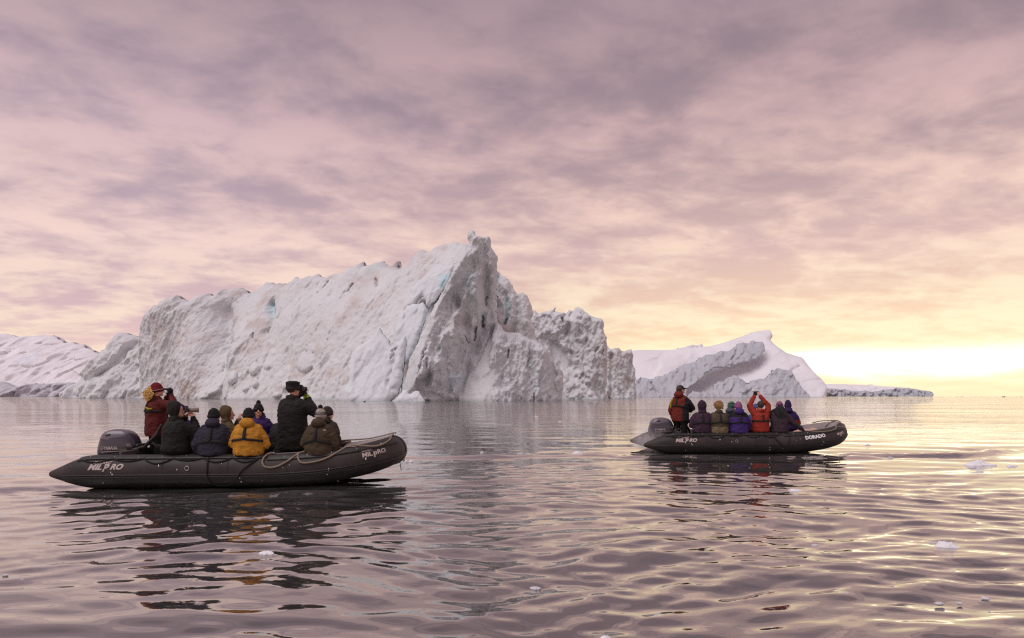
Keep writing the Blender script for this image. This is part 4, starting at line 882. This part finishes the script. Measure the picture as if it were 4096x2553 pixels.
M_blackh = mat('black_hair', lin(36, 33, 32), .5, .3, 60, .3, 120)
M_cam = mat('black_camera', lin(36, 35, 36), .35, .1, 20, spec=.5)
M_lensg = mat('lens_barrel', lin(128, 112, 104), .5, .1, 20, spec=.5)
M_glass = mat('dark_glass', (.01, .01, .012), .08, .0, 5, spec=.8)

def wrinkle(amp, seed):
    def f(c):
        x, y, z = c[:, 0], c[:, 1], c[:, 2]
        a_ = fbm(x*5+2*z, y*5, z*22+1.5*fbm(x*6, y*6, z*3, 2, seed=seed+1), 3, .5, seed=seed, ridged=True)
        return amp*(a_-.4)+amp*.8*fbm(x*9, y*9, z*9, 2, seed=seed+2)
    return f
ARMS = dict(lap=((.30, .05, .13), (.13, .28, .04)), camera=((.30, .20, .20), (.075, .24, .53)), high=((.34, .22, .34), (.09, .25, .56)), down=((.29, -.03, .12), (.28, .08, -.13)),
            raised=((.27, .13, .66), (.085, .24, .93)), brace=((.40, .00, .20), (.62, .05, -.02)))
def hand_geo(w, d_, side, r=1.0):
    """palm with four unequal bent fingers and a thumb leaving its side; w wrist point, d_ pointing direction"""
    g_ = Geo(); d_ = np.array(d_, float); d_ /= np.linalg.norm(d_); up = np.array([0, 0, 1.0]) if abs(d_[2]) < .8 else np.array([0, -1.0, 0])
    sx = np.cross(d_, up); sx /= np.linalg.norm(sx); n_ = np.cross(sx, d_)
    w = np.array(w, float); pc = w+d_*.045*r
    g_.cap(w-d_*.02, w+d_*.02, .028*r, .03*r); 
    for k in (-1, 0, 1): g_.cap(w+d_*.012+sx*k*.018*r, w+d_*.082*r+sx*k*.024*r, .018*r, .016*r, 8)
    for k, L_ in zip((-1.5, -.5, .5, 1.5), (.058, .074, .080, .066)):
        b0 = w+d_*.088*r+sx*k*.021*r; b1 = b0+d_*L_*.55-n_*.012; b2 = b1+d_*L_*.25-n_*L_*.42
        g_.chain([b0, b1, b2], [.0115*r, .010*r, .008*r], 8)
    t0 = w+d_*.03-sx*side*.028*r; t1 = t0+d_*.035-sx*side*.03-n_*.01; t2 = t1+d_*.03-sx*side*.006-n_*.012
    g_.chain([t0, t1, t2], [.015*r, .013*r, .010*r], 8)
    return g_
def person(x, y, z, yaw, label, jacket, pose='sit', L='lap', R='lap', lower=None, hat=None, hatm=None, hood=None, collar=True, hair=None, harness=None, head=0.0, nod=0.0, lean=0.0,
           coat=0.0, dummy=None, gloves=(None, None), hands=(False, False), twist=0.0, scale=1.0, bulk=1.0, face=False, seed=0, trousers='trousers', armm=None, yoke=None, tw=None, group=None):
    J = lambda nm: FB[nm]
    hd = Vector((0, lean*.62, .66)); a_h = head
    def T(pt):       # torso bend: forward lean grows with height, then twist
        px_, py_, pz_ = pt; q = np.array([px_, py_+lean*max(0, pz_), pz_-.12*abs(lean)*max(0, pz_)]); return rotz(twist*min(1, max(0, pz_/.4)))@q if twist else q
    def Tn(P): return np.array([T(p_) for p_ in P])
    stand = pose == 'stand'
    Lp = ARMS[L] if isinstance(L, str) else L; Rp = ARMS[R] if isinstance(R, str) else R
    sh = {-1: np.array([-.175, 0, .415]), 1: np.array([.175, 0, .415])}
    el = {-1: np.array([-Lp[0][0], Lp[0][1], Lp[0][2]]), 1: np.array(Rp[0])}; wr = {-1: np.array([-Lp[1][0], Lp[1][1], Lp[1][2]]), 1: np.array(Rp[1])}
    for s_ in (-1, 1): sh[s_] = T(sh[s_]); 
    for s_ in (-1, 1):
        if (Lp if s_ < 0 else Rp)[1][2] > .35 or twist: el[s_] = T(el[s_]); wr[s_] = T(wr[s_])
    hc = T((0, .025, .655)); HR = rotz(head)@rotx(-nod)
    H = lambda v: hc+HR@np.array(v, float)
    # ---- body
    g_ = Geo()
    if stand: legs = [([s_*.10, 0, 0], [s_*.12, .02, -.42], [s_*.13, -.01, -.82], [s_*.14, .12, -.84]) for s_ in (-1, 1)]
    else: legs = [([s_*.10, .02, -.02], [s_*.16, .44, .02], [s_*.17, .50, -.36], [s_*.18, .62, -.38]) for s_ in (-1, 1)]
    for lg in legs: g_.chain(lg, [.085, .055, .04, .035])
    g_.chain([(0, 0, 0), T((0, 0, .2)), T((0, 0, .40))], [.13, .12, .12]); g_.chain([T((0, 0, .40)), T((0, .01, .52)), hc], [.08, .06, .05])
    for s_ in (-1, 1): g_.chain([T((s_*.10, 0, .40)), sh[s_], el[s_], wr[s_]], [.07, .05, .042, .03])
    g_.ell(H((0, 0, .02)), (.078, .098, .105), HR); g_.ell(H((0, .03, -.045)), (.058, .068, .065), HR)
    g_.cap(H((0, .095, .015)), H((0, .115, -.022)), .012, .017); g_.ell(H((0, .088, -.058)), (.026, .012, .009), HR); g_.ell(H((0, .085, -.09)), (.022, .018, .016), HR)
    for s_ in (-1, 1): g_.ell(H((s_*.08, -.005, .0)), (.012, .022, .032), HR); g_.ell(H((s_*.03, .082, .045)), (.028, .016, .01), HR)
    for s_, hv in ((-1, hands[0]), (1, hands[1])):
        if hv or gloves[0 if s_ < 0 else 1] is None:
            dd = wr[s_]-el[s_]; h_ = hand_geo(wr[s_]+dd/np.linalg.norm(dd)*.02, dd if not isinstance(hv, tuple) else hv, s_, .95); g_.V += h_.V; g_.F += [tuple(i+g_.n for i in f) for f in h_.F]; g_.n += h_.n
    vox = .009 if (hands[0] or hands[1] or face) else .012
    o = g_.build('person', M_skin, None, voxel=vox, sm=1, dec=.45 if vox < .01 else .35)
    o.location = (x, y, z); o.rotation_euler = (0, 0, yaw); o.scale = (scale,)*3
    tag(o, label, 'person', group)
    # ---- jacket
    b_ = bulk; hem = (-.13 if pose == 'stand' else -.075)-coat
    rings_def = [(hem, .215*b_+.03*(coat > 0), .175*b_), (hem*.5, .235*b_, .185*b_), (.04, .235*b_, .185*b_), (.16, .232*b_, .18*b_), (.28, .245*b_, .178*b_), (.37, .235*b_, .16*b_), (.43, .20*b_, .135*b_), (.475, .13, .105), (.51, .085, .085)]
    RD = np.array(rings_def)
    def torso(th, zq, off=0.0):
        hw = np.interp(zq, RD[:, 0], RD[:, 1])+off; hd_ = np.interp(zq, RD[:, 0], RD[:, 2])+off; return T((hw*math.sin(th), -hd_*math.cos(th)+.005, zq))
    K = 32; ths = np.linspace(0, 2*PI, K, endpoint=False)
    def torso_loft(g2, z0, z1, off=0.0, n_=14):
        g2.loft([[torso(-t, zq, off) for t in ths] for zq in np.linspace(z0, z1, n_)])
    g2 = Geo(); torso_loft(g2, hem, .50, 0, 22)
    for s_ in (-1, 1):
        dd = wr[s_]-el[s_]; dd /= np.linalg.norm(dd)
        g2.chain([sh[s_]+[-s_*.03, 0, -.02], sh[s_]*.5+el[s_]*.5, el[s_], wr[s_]-dd*.01], [.098*b_, .088*b_, .078*b_, .058])
    if collar: g2.chain([T((-.06, .03, .50)), T((-.05, -.05, .52)), T((.05, -.05, .52)), T((.06, .03, .50))], [.055]*4)
    jo = g2.build('jacket', J(jacket), o, voxel=.016, sm=3, disp=wrinkle(.014, seed+1))
    if armm or yoke:   # second jacket colour: a yoke or lower panel assigned by height
        m2 = J(yoke[0]); jo.data.materials.append(m2)
        n = len(jo.data.polygons); mi = np.zeros(n, np.int32); c = np.zeros(n*3, np.float32); jo.data.polygons.foreach_get('center', c); c = c.reshape(-1, 3)
        mi[yoke[1](c)] = 1; jo.data.polygons.foreach_set('material_index', mi)
    if hood == 'down':
        g2 = Geo(); g2.ell(T((0, -.105, .525)), (.135, .085, .075), rotx(-.25), 24, 14); g2.ell(T((0, -.055, .575)), (.122, .10, .045), rotx(-.35), 24, 12)
        g2.build('hood', J(jacket), o, voxel=.014, sm=2, disp=wrinkle(.008, seed+5))
    # ---- lower body
    g2 = Geo(); lm = J(trousers)
    for lg in legs: g2.chain([np.array(q) for q in lg[:3]], [.125*b_, .088, .075])
    g2.ell((0, -.01, -.02), (.20*b_, .165, .13)); g2.build('trousers', lm, o, voxel=.02, sm=2, disp=wrinkle(.008, seed+7))
    for lg in legs: g2 = Geo(); g2.chain([np.array(lg[2])+[0, 0, .10], lg[2], lg[3]], [.075, .066, .055]); g2.build('boot', M_black, o)
    # ---- gloves
    for k, s_ in ((0, -1), (1, 1)):
        if gloves[k]:
            dd = wr[s_]-el[s_]; dd /= np.linalg.norm(dd); hv = hands[k] if isinstance(hands[k], tuple) else dd
            h_ = hand_geo(wr[s_]+dd*.01, hv, s_, 1.3); h_.cap(wr[s_]-dd*.05, wr[s_]+dd*.02, .046, .038)
            h_.build('glove', J(gloves[k]) if isinstance(gloves[k], str) else gloves[k], o, voxel=.009, sm=1, dec=.5)
    # ---- harness (life-vest strap): upright strip and a band round the chest
    if harness:
        zb, zt, tilt = harness
        zf = lambda th: zb-tilt*min(1, abs(th)/1.3)
        g2 = Geo()
        for th0, th1, w0 in ((-1.75, 1.75, .022),):
            rr = []
            for t in np.linspace(th0, th1, 40): rr.append([torso(t, zf(t)-w0, .010), torso(t, zf(t)-w0, .020), torso(t, zf(t)+w0, .020), torso(t, zf(t)+w0, .010)])
            g2.loft(rr)
        rr = []
        for zq in np.linspace(zb, zt, 14):
            rr.append([torso(-.09, zq, .010), torso(-.09, zq, .021), torso(.09, zq, .021), torso(.09, zq, .010)])
        g2.loft(rr); g2.build('life_vest_strap', M_strap, o)
        g2 = Geo()
        for s_ in (-1, 1): g2.chain([T((s_*.02, -.10, .50)), T((s_*.10, -.03, .485)), T((s_*.11, .08, .42)), T((s_*.10, .16, .25)), T((s_*.09, .17, .12))], [.022, .026, .03, .034, .03])
        g2.build('life_vest', M_strap, o, voxel=.012, sm=1)
    # ---- headwear
    hm = J(hatm) if hatm else None
    if hat in ('beanie', 'pompom', 'pointed'):
        g2 = Geo(); top = .135 if hat != 'pointed' else .175
        tilt_ = rotx(.22); R2 = HR@tilt_
        g2.ell(H((0, -.012, .028)), (.098, .118, top), R2, 28, 16, -.16, .5)
        g2.loft([[H(tilt_@np.array([(.100+e_)*math.sin(t), -(.118+e_)*math.cos(t)-.012, zz_+.028])) for t in ths] for zz_, e_ in ((-.035, .0), (-.030, .008), (.005, .010), (.018, .004))])
        ho = g2.build('hat', hm, o, voxel=.010, sm=1, disp=lambda c: .004*fbm(c[:, 0]*30, c[:, 1]*30, c[:, 2]*30, 2, seed=seed))
        if hat == 'pompom':
            g3 = Geo(); g3.ell(H((0, -.05, .17)), (.045, .045, .045), None, 20, 12); g3.build('pompom', J('black'), ho, disp=lambda c: .010*fbm(c[:, 0]*60, c[:, 1]*60, c[:, 2]*60, 2))
    elif hat == 'cap':
        g2 = Geo(); g2.ell(H((0, -.012, .035)), (.09, .112, .11), HR@rotx(.1), 28, 14, -.02, .5); ho = g2.build('cap', hm, o)
        rr = []
        for t in np.linspace(0, 1, 6): rr.append([H((.075*math.cos(a_)*(1-.25*t*t), .07+.12*t*math.sin(a_)**.6 if math.sin(a_) > 0 else .07, .045-.035*t*t+dz_)) for dz_ in (0, .006) for a_ in (np.linspace(0, PI, 12) if dz_ == 0 else np.linspace(PI, 0, 12))])
        g2 = Geo(); g2.loft(rr); g2.build('cap_peak', hm, ho)
    elif hat == 'flat':
        g2 = Geo(); Hk = 32; tt_ = np.linspace(0, 2*PI, Hk, endpoint=False)
        def rg(w, d2, z_, k_=.0): return [H((w*math.cos(t), d2*math.sin(t)-.01, z_+k_*math.sin(t))) for t in tt_]
        g2.loft([rg(.115, .138, .000, -.01), rg(.122, .146, .012, -.01), rg(.112, .134, .018), rg(.102, .122, .06), rg(.108, .126, .120), rg(.112, .130, .132), rg(.098, .116, .140), rg(.05, .06, .158)])
        g2.build('hat', hm, o)
    if hood == 'up':
        g2 = Geo(); g2.ell(H((0, -.03, .03)), (.125, .135, .150), HR, 28, 18); g2.ell(H((0, -.06, .07)), (.10, .11, .125), HR@rotx(.4), 24, 14)
        g2.chain([T((-.06, -.01, .52)), H((-.07, -.03, -.05))], [.05, .04]); g2.chain([T((.06, -.01, .52)), H((.07, -.03, -.05))], [.05, .04]); g2.cap(T((0, -.04, .51)), H((0, -.06, -.02)), .065, .06)
        ho = g2.build('hood', hm or J(jacket), o, voxel=.014, sm=2, disp=wrinkle(.007, seed+9))
        # open the face side: push the front inward
        me = ho.data; n = len(me.vertices); co = np.zeros(n*3, np.float32); me.vertices.foreach_get('co', co); co = co.reshape(-1, 3).astype(float)
        lc = (co-hc)@HR; f_ = np.exp(-((lc[:, 0]/.07)**2+((lc[:, 2]-.005)/.085)**2)); w_ = (lc[:, 1] > .03)
        lc[:, 1] -= np.where(w_, f_*.075, 0); co = lc@HR.T+hc; me.vertices.foreach_set('co', co.astype(np.float32).ravel()); me.update()
    # ---- hair
    if hair:
        kind, hmat = hair; g2 = Geo(); gg = np.random.default_rng(seed+100)
        if kind == 'short' or kind == 'curly':
            k_ = 1.0 if kind == 'short' else 1.16
            g2.ell(H((0, -.018, .035)), (.092*k_, .108*k_, .112*k_), HR@rotx(.35), 40, 26, -.18, .5)
            if kind == 'curly':
                for q in range(170):
                    v = gg.normal(size=3); v /= np.linalg.norm(v)
                    if v[1] > .35 and v[2] < .4: continue
                    if v[2] < -.55: continue
                    c_ = H((v[0]*.103, v[1]*.118-.02, v[2]*.128+.03)); t = np.linspace(0, 2.5*PI, 9); a1 = gg.normal(size=3)*.012; a2 = gg.normal(size=3)*.012
                    g2.tube([c_+a1*math.cos(u)+a2*math.sin(u)+np.array(HR@v)*.004*u for u in t], .0045, 5)
            g2.build('hair', hmat, o, disp=(lambda c: .006*fbm(c[:, 0]*40, c[:, 1]*40, c[:, 2]*40, 2)) if kind == 'short' else None)
        else:   # long hair falling down the back; 'pony' bunches to one side
            n_, L_ = (320, .32) if kind == 'pony' else (190, .50)
            g2.ell(H((0, -.03, .02)), (.088, .095, .10), HR, 24, 14)
            for q in range(n_):
                u0 = gg.uniform(-1, 1); a0 = H((u0*.06, -.105+gg.normal()*.012, .03+gg.uniform(-.05, .05)))
                L2 = L_*gg.uniform(.7, 1.05); pts = []
                sx_ = (-.06 if kind == 'pony' else 0)
                fx = gg.uniform(0, 6.3); am = .015 if kind == 'pony' else .008; fr_ = gg.uniform(7, 12) if kind == 'pony' else 3
                spread = (.10 if kind == 'pony' else .05)
                w_ = gg.normal()*spread
                for t in np.linspace(0, 1, 14 if kind == 'pony' else 9):
                    bell = math.sin(PI*min(1, t*1.25+.1))*.9+.1
                    pts.append(a0+np.array([w_*bell*min(1, t*2.5)+sx_*t+am*math.sin(fx+t*fr_*2), am*.8*math.cos(fx+t*fr_*2)-.045*math.sin(PI*t)+gg.normal()*.003-.012*abs(u0)-(.05*t if kind == 'long' else 0), -L2*t+.02*math.sin(PI*t)]))
                g2.tube(pts, [.006 if kind == 'pony' else .011]*(len(pts)-2)+[.006, .002], 5)
            g2.build('hair', hmat, o)
    if face == 'sunglasses':
        g2 = Geo()
        for s_ in (-1, 1): g2.ell(H((s_*.034, .092, .032)), (.030, .008, .019), HR, 16, 10); g2.cap(H((s_*.062, .08, .036)), H((s_*.084, 0, .03)), .004, .004, 6)
        g2.cap(H((-.01, .10, .036)), H((.01, .10, .036)), .004, .004, 6); g2.build('sunglasses', M_glass, o)
    elif face:
        for s_ in (-1, 1): g2 = Geo(); g2.ell(H((s_*.03, .088, .03)), (.009, .006, .006), HR, 10, 6); g2.build('eye', M_glass, o)
    o_info = dict(o=o, H=H, T=T, wr=wr, el=el, torso=torso, hc=hc, HR=HR)
    return o_info
def place_held(g_, info, name, label, cat, m, **k):
    ob = g_.build(name, m, None, **k); p_ = info['o']; ob.location = p_.location; ob.rotation_euler = p_.rotation_euler; ob.scale = p_.scale
    tag(ob, label, cat); return ob
def camera_at(info, label, lens=.10, lensm=None, name='camera'):
    H, HR = info['H'], info['HR']
    g_ = Geo(); g_.box(H((0, .155, .02)), (.13, .06, .09), HR); g_.box(H((0, .155, .075)), (.05, .05, .035), HR)
    ob = place_held(g_, info, 'photo_camera', label, 'camera', M_cam, bevel=.008)
    g_ = Geo(); g_.tube([H((0, .18, .015)), H((0, .19+lens*.5, .015)), H((0, .19+lens, .015)), H((0, .195+lens, .015))], [.034, .036, .046, .044], 18); g_.build('lens', lensm or M_cam, ob); return ob
def binoculars_at(info, label, pos=None):
    H, HR = info['H'], info['HR']; g_ = Geo()
    for s_ in (-1, 1):
        q = (lambda v: H(v)) if pos is None else (lambda v: np.array(pos)+np.array(v)-np.array((0, .15, .03)))
        g_.tube([q((s_*.032, .11, .03)), q((s_*.034, .16, .03)), q((s_*.040, .20, .03)), q((s_*.040, .25, .03))], [.018, .022, .03, .03], 14)
    g_.tube([q((-.03, .17, .03)), q((.03, .17, .03))], .014, 8)
    return place_held(g_, info, 'binoculars', label, 'binoculars', M_cam)
# ================================================================= front (left) boat and its people
B1 = make_boat(-7.62, 12.10, D2R(1.2), D2R(0.35), 'larger, nearer black inflatable boat at left with a grey outboard and beige bow rope', True, None)
B2 = make_boat(3.42, 18.72, D2R(1.5), D2R(0.3), 'farther black inflatable boat at right named on its bow, steam behind its outboard', False, 'DORADO')
def at(px, D): return px2x(px, D)
SEAT = 0.60
# seated on the near tube, backs to the viewer
P = person(at(697, 11.25), 11.30, SEAT+.04, -.15, 'hooded person in black jacket aiming a long lens, seated second from the outboard', 'black', L='camera', R=((.34, .16, .24), (.10, .28, .52)), hood='up', hatm='black', head=-1.05, twist=-.35, gloves=(None, None), hands=(False, True), bulk=1.12, seed=1, scale=0.93, harness=None)
camera_at(P, 'camera with grey telephoto lens held by the hooded person in black', .16, M_lensg)
P = person(at(848, 11.25), 11.28, SEAT-.01, 0.1, 'person in dark navy jacket with black balaclava-like beanie, seated left of the yellow jacket', 'navy', L='down', R='lap', hat='beanie', hatm='black', hood='down', head=-.5, lean=.12, bulk=1.2, harness=(.20, .47, .06), seed=2, scale=0.88, gloves=('black', 'black'))
P = person(at(993, 11.25), 11.26, SEAT-.01, 0.0, 'person in bright mustard yellow jacket and black beanie, back turned', 'mustard', L='lap', R='lap', hat='beanie', hatm='black', hood='down', head=-.1, bulk=1.22, harness=(.24, .46, .05), seed=3, scale=0.88, gloves=('black', 'black'))
P = person(at(1272, 11.25), 11.30, SEAT-.01, -.12, 'person in olive brown jacket and patterned pompom hat beside the bow rope', 'olive', L='lap', R=((.30, .02, .13), (.30, .14, -.12)), hat='pompom', hatm='cream', hood='down', head=.15, nod=.15, lean=.10, bulk=1.2, harness=(.22, .47, .09), seed=4, scale=0.88, gloves=('black', 'yellow'))
olive = P
# zigzag bands on the knitted hat
for zq, am in ((.045, .012), (.075, .010)):
    g2 = Geo(); pts = []
    for k, t in enumerate(np.linspace(-2.2, 2.2, 29)):
        v = rotx(.22)@np.array([.112*math.sin(t)*(1-zq*.9), -(.130)*math.cos(t)*(1-zq*.9)-.012, zq+(am if k % 2 else -am)]); pts.append(P['H'](v))
    g2.tube(pts, .0055, 5); g2.build('knit_pattern', FB['black'], P['o'])
g2 = Geo(); c = P['torso'](.62, .40, .012); g2.box(c, (.045, .006, .022), rotz(.6)@rotx(-.2)); g2.build('jacket_badge', M_letter, P['o'], bevel=.004)
# standing
P = person(at(618, 12.35), 12.40, .98, -.75, 'woman standing at the stern in dark red jacket, red knit hat and curly blond ponytail', 'red', 'stand', L='camera', R='high', hat='beanie', hatm='crimson', hair=('pony', M_blond), head=-.45, coat=.10, scale=.94, bulk=1.05, harness=(.26, .46, .0), seed=5, gloves=('black', 'black'), face=True)
binoculars_at(P, 'black binoculars held to the eyes of the standing woman in red')
g2 = Geo(); g2.chain([P['torso'](.25, .33, .035), P['torso'](.55, .30, .04), P['torso'](.75, .31, .035)], [.018, .02, .016]); g2.build('yellow_tab', FB['yellow'], P['o'])
g2 = Geo(); tt = np.linspace(0, 2*PI, 40)
g2.tube([P['H'](rotx(.22)@np.array([.112*math.sin(t), -.13*math.cos(t)-.012, .008+.006*math.sin(t*14)])) for t in tt], .006, 5); g2.build('hat_band', FB['cream'], P['o'])
P = person(at(1166, 11.9), 11.95, .95, -.35, 'tall person standing amidships in long black coat and flat-topped black hat, camera raised', 'black', 'stand', L='camera', R=((.38, .12, .26), (.10, .26, .53)), hat='flat', hatm='black', head=-.35, coat=.26, scale=1.0, bulk=1.16, seed=6, gloves=('black', 'black'), hair=('short', M_brownh), face=True)
camera_at(P, 'black camera held up by the tall person in the black coat', .06)
dd = P['wr'][1]-P['el'][1]; dd /= np.linalg.norm(dd); g2 = Geo(); g2.cap(P['wr'][1]-dd*.05, P['wr'][1]-dd*.01, .062, .060); g2.build('bright_cuff', FB['lime'], P['o'])
# far side
P = person(at(728, 12.95), 12.90, SEAT, PI-.3, 'person in purple jacket almost hidden behind the hooded person in black', 'purple', L='lap', R='down', hat='beanie', hatm='dpurple', seed=7, scale=0.92, gloves=('black', 'black'), face=True, bulk=1.1)
P = person(at(895, 12.6), 12.75, SEAT-.05, -.9, 'person in olive hood turned sideways behind the navy jacket, hand at the face', 'hood_olive', L='camera', R='camera', hood='up', hatm='hood_olive', head=-.35, seed=8, scale=0.92, hands=(True, True), face=True, bulk=1.05)
P = person(at(1040, 12.95), 12.88, SEAT+.02, PI+.25, 'person in purple jacket and black pompom hat with sunglasses, facing the viewer', 'purple', L='lap', R='lap', hat='pompom', hatm='black', head=.1, hood='down', seed=9, scale=0.92, face='sunglasses', gloves=('black', 'black'), bulk=1.12, harness=None)
P = person(at(1140, 12.95), 12.85, SEAT-.08, PI-.2, 'person in black jacket seated behind the tall standing person, only an arm showing', 'charcoal', L='lap', R='down', hat='beanie', hatm='black', nod=.5, seed=10, scale=0.92, gloves=('black', 'black'), face=True, bulk=1.2)
P = person(at(1303, 12.7), 12.80, SEAT-.04, -.5, 'person in dark brown jacket and ribbed brown beanie behind the olive jacket', 'brown', L='lap', R='down', hat='beanie', hatm='brown', head=-.3, hood='down', seed=11, scale=0.92, gloves=('black', 'black'), face=True, bulk=1.12)

# ================================================================= rear (right) boat and its people
q = 17.95
P = person(at(2812, q), q+.05, SEAT, -.2, 'person in dark plum hooded jacket, seated first behind the guide', 'plum', hood='up', hatm='plum', head=-.3, bulk=1.1, harness=(.22, .45, .04), seed=21, scale=0.94, gloves=('black', 'black'))
P = person(at(2876, q), q+.02, SEAT-.01, 0, 'person with short curly sandy hair in khaki jacket with beige lower half', 'khaki', hair=('curly', M_curl), bulk=1.15, harness=(.24, .46, .04), seed=22, scale=0.94, gloves=('black', 'black'), yoke=('beige', lambda c: (c[:, 2] < .10) & (np.abs(c[:, 0]) < .24)))
P = person(at(2955, q), q+.02, SEAT-.01, 0, 'person in violet jacket with black shoulders and knitted mauve hat', 'violet', hat='beanie', hatm='pink', hood='down', bulk=1.18, harness=(.24, .46, .04), seed=23, scale=0.94, gloves=('black', 'black'), yoke=('black', lambda c: (c[:, 2] > .375)))
P = person(at(3046, q), q+.05, SEAT+.02, .05, 'person in orange red jacket holding a small camera high with both arms', 'orange', L='raised', R='raised', hair=('short', M_brownh), bulk=1.02, harness=(.24, .42, .0), seed=24, scale=0.94, gloves=('black', None), hands=((0.3, .3, .9), (-.3, .3, .9)), trousers='greypants')
g_ = Geo(); g_.box((0, .30, 1.03), (.14, .03, .085)); ob = place_held(g_, P, 'photo_camera', 'compact camera held overhead by the person in orange red', 'camera', M_cam, bevel=.006)
g2 = Geo(); g2.box((.0, .281, 1.035), (.085, .004, .06)); g2.build('screen', FB['teal'], ob); g2 = Geo(); g2.ell((-.085, .28, 1.085), (.055, .02, .035)); g2.build('lens_cap', M_white, ob)
P = person(at(3122, q), q+.05, SEAT, -.25, 'person with long black hair and mauve knit hat, one arm braced along the tube', 'darkplum', L='high', R=((.36, .02, .20), (.60, .10, .02)), hair=('long', M_blackh), hat='beanie', hatm='pink', bulk=1.05, seed=25, scale=0.94, gloves=('darkplum', 'purple'), lean=.05)
# guide standing at the stern
P = person(at(2722, 18.6), 18.62, 1.0, -.85, 'guide standing at the stern in red and grey jacket with black cap, looking down', 'rust', 'stand', L='down', R=((.25, .20, .16), (.12, .34, .12)), hat='cap', hatm='black', hood='down', head=-.45, nod=-.18, coat=.06, bulk=1.05, seed=26, harness=(.24, .46, .05), hair=('short', M_brownh), face=True, gloves=('black', 'black'),
           yoke=('charcoal', lambda c: (c[:, 0] > .20) | ((c[:, 0] > .16) & (c[:, 2] < .22))))
binoculars_at(P, 'black binoculars hanging on the chest of the standing guide', (.02, .26, .30))
g2 = Geo(); g2.chain([P['torso'](-.75, .40, .02), P['torso'](-.85, .28, .03), P['torso'](-.9, .18, .03)], [.028, .034, .028]); g2.build('yellow_pouch', FB['yellow'], P['o'])
# far side
P = person(at(2926, 19.5), 19.50, SEAT-.02, -1.0, 'person in grey jacket and green striped hat behind the violet jacket', 'bluegrey', hat='beanie', hatm='teal', head=-.35, hood='down', seed=27, scale=0.94, face=True, gloves=('black', 'black'))
for zq in (.05, .08, .105):
    g2 = Geo(); w_ = math.sqrt(max(0, 1-((zq-.0)/.15)**2)); g2.tube([P['H'](rotx(.22)@np.array([.108*w_*math.sin(t), -.126*w_*math.cos(t)-.012, zq+.02])) for t in np.linspace(0, 2*PI, 24)], .006, 5); g2.build('hat_stripe', FB['cream'] if zq != .08 else FB['black'], P['o'])
P = person(at(3018, 19.6), 19.50, SEAT-.08, PI-.1, 'person in pale blue jacket and hat behind the raised orange arms', 'lightblue', hat='beanie', hatm='lightblue', seed=28, scale=0.94, face=True, gloves=('black', 'black'))
P = person(at(3155, 19.4), 19.45, SEAT-.01, -.35, 'person in purple, pink and orange jacket with tall purple hat at the bow end', 'dpurple', hat='pointed', hatm='dpurple', hood='down', head=-.2, seed=29, scale=0.94, gloves=('magenta', 'magenta'), bulk=1.1, R=((.28, .03, .15), (.18, .16, -.04)),
           yoke=('orange', lambda c: (c[:, 0] > .17) & (c[:, 2] < .24) & (c[:, 2] > .10)))

# ================================================================= steam behind the rear boat's outboard
def steam():
    m = bpy.data.materials.new('exhaust_steam'); m.use_nodes = True; t = m.node_tree; t.nodes.clear(); nb = NB(t)
    pv = nb.n('ShaderNodeVolumePrincipled'); pv.inputs['Color'].default_value = (.95, .9, .9, 1)
    oc = nb.n('ShaderNodeTexCoord').outputs['Object']
    ln = nb.vm('LENGTH', nb.mapping(oc, scale=(1/.62, 1/.45, 1/.36))).outputs['Value']
    nz = nb.noise(oc, 3.2, 4, .6, .6)
    dn = nb.m('MULTIPLY', nb.m('POWER', nb.m('MAXIMUM', nb.m('SUBTRACT', 1.0, ln), 0.0), 1.3), nb.m('MULTIPLY', nb.rng(nz, .36, .62), 10.0))
    nb.put(pv.inputs['Density'], dn)
    t.links.new(pv.outputs[0], nb.n('ShaderNodeOutputMaterial').inputs['Volume'])
    g_ = Geo(); g_.ell((0, 0, 0), (.64, .47, .37), None, 24, 14); o = g_.build('exhaust_steam', m); o.location = (3.75, 18.55, .28); tag(o, 'pale steam drifting between the stern cones of the rear boat', 'steam', kind='stuff')
steam()

# ================================================================= far dinghy and bird
def copy_tree(o, parent=None, loc=None, rz=None, sc=1.0):
    c = o.copy(); COL.objects.link(c); c.parent = parent
    if loc is not None: c.location = loc
    if rz is not None: c.rotation_euler = (0, 0, rz)
    for ch in list(o.children): copy_tree(ch, c)
    return c
fx = at(4015, 950)
fb = copy_tree(B2, None, (fx-2.2, 950, 0), .35); fb['label'] = 'tiny dark inflatable boat far off on the right horizon'
ps = [o for o in bpy.data.objects if o.parent is None and o.get('category') == 'person']
pick = [o for o in ps if 'orange' in o['label'] or 'mustard' in o['label'] or 'olive brown' in o['label']]
for k, (o_, dx_) in enumerate(zip(pick, (-1.2, .4, 1.6))):
    c = copy_tree(o_, None, (fx+dx_, 950.3, .6)); c['label'] = ['left figure in the tiny boat on the right horizon', 'middle figure in the tiny boat on the right horizon', 'right figure in the tiny boat on the right horizon'][k]; c['group'] = 'people in the tiny far boat'
g_ = Geo(); g_.ell((0, 0, .08), (.30, .14, .12)); g_.chain([(.22, 0, .12), (.30, 0, .30), (.34, 0, .42)], [.06, .04, .035]); g_.cap((.34, 0, .42), (.48, 0, .43), .03, .006); g_.cap((-.25, 0, .1), (-.45, 0, .16), .06, .02)
bd = g_.build('seabird', M_blackh, None, voxel=.03, sm=1); bd.location = (at(1458, 170), 170, 0); tag(bd, 'tiny dark seabird on the water before the white slab', 'bird')
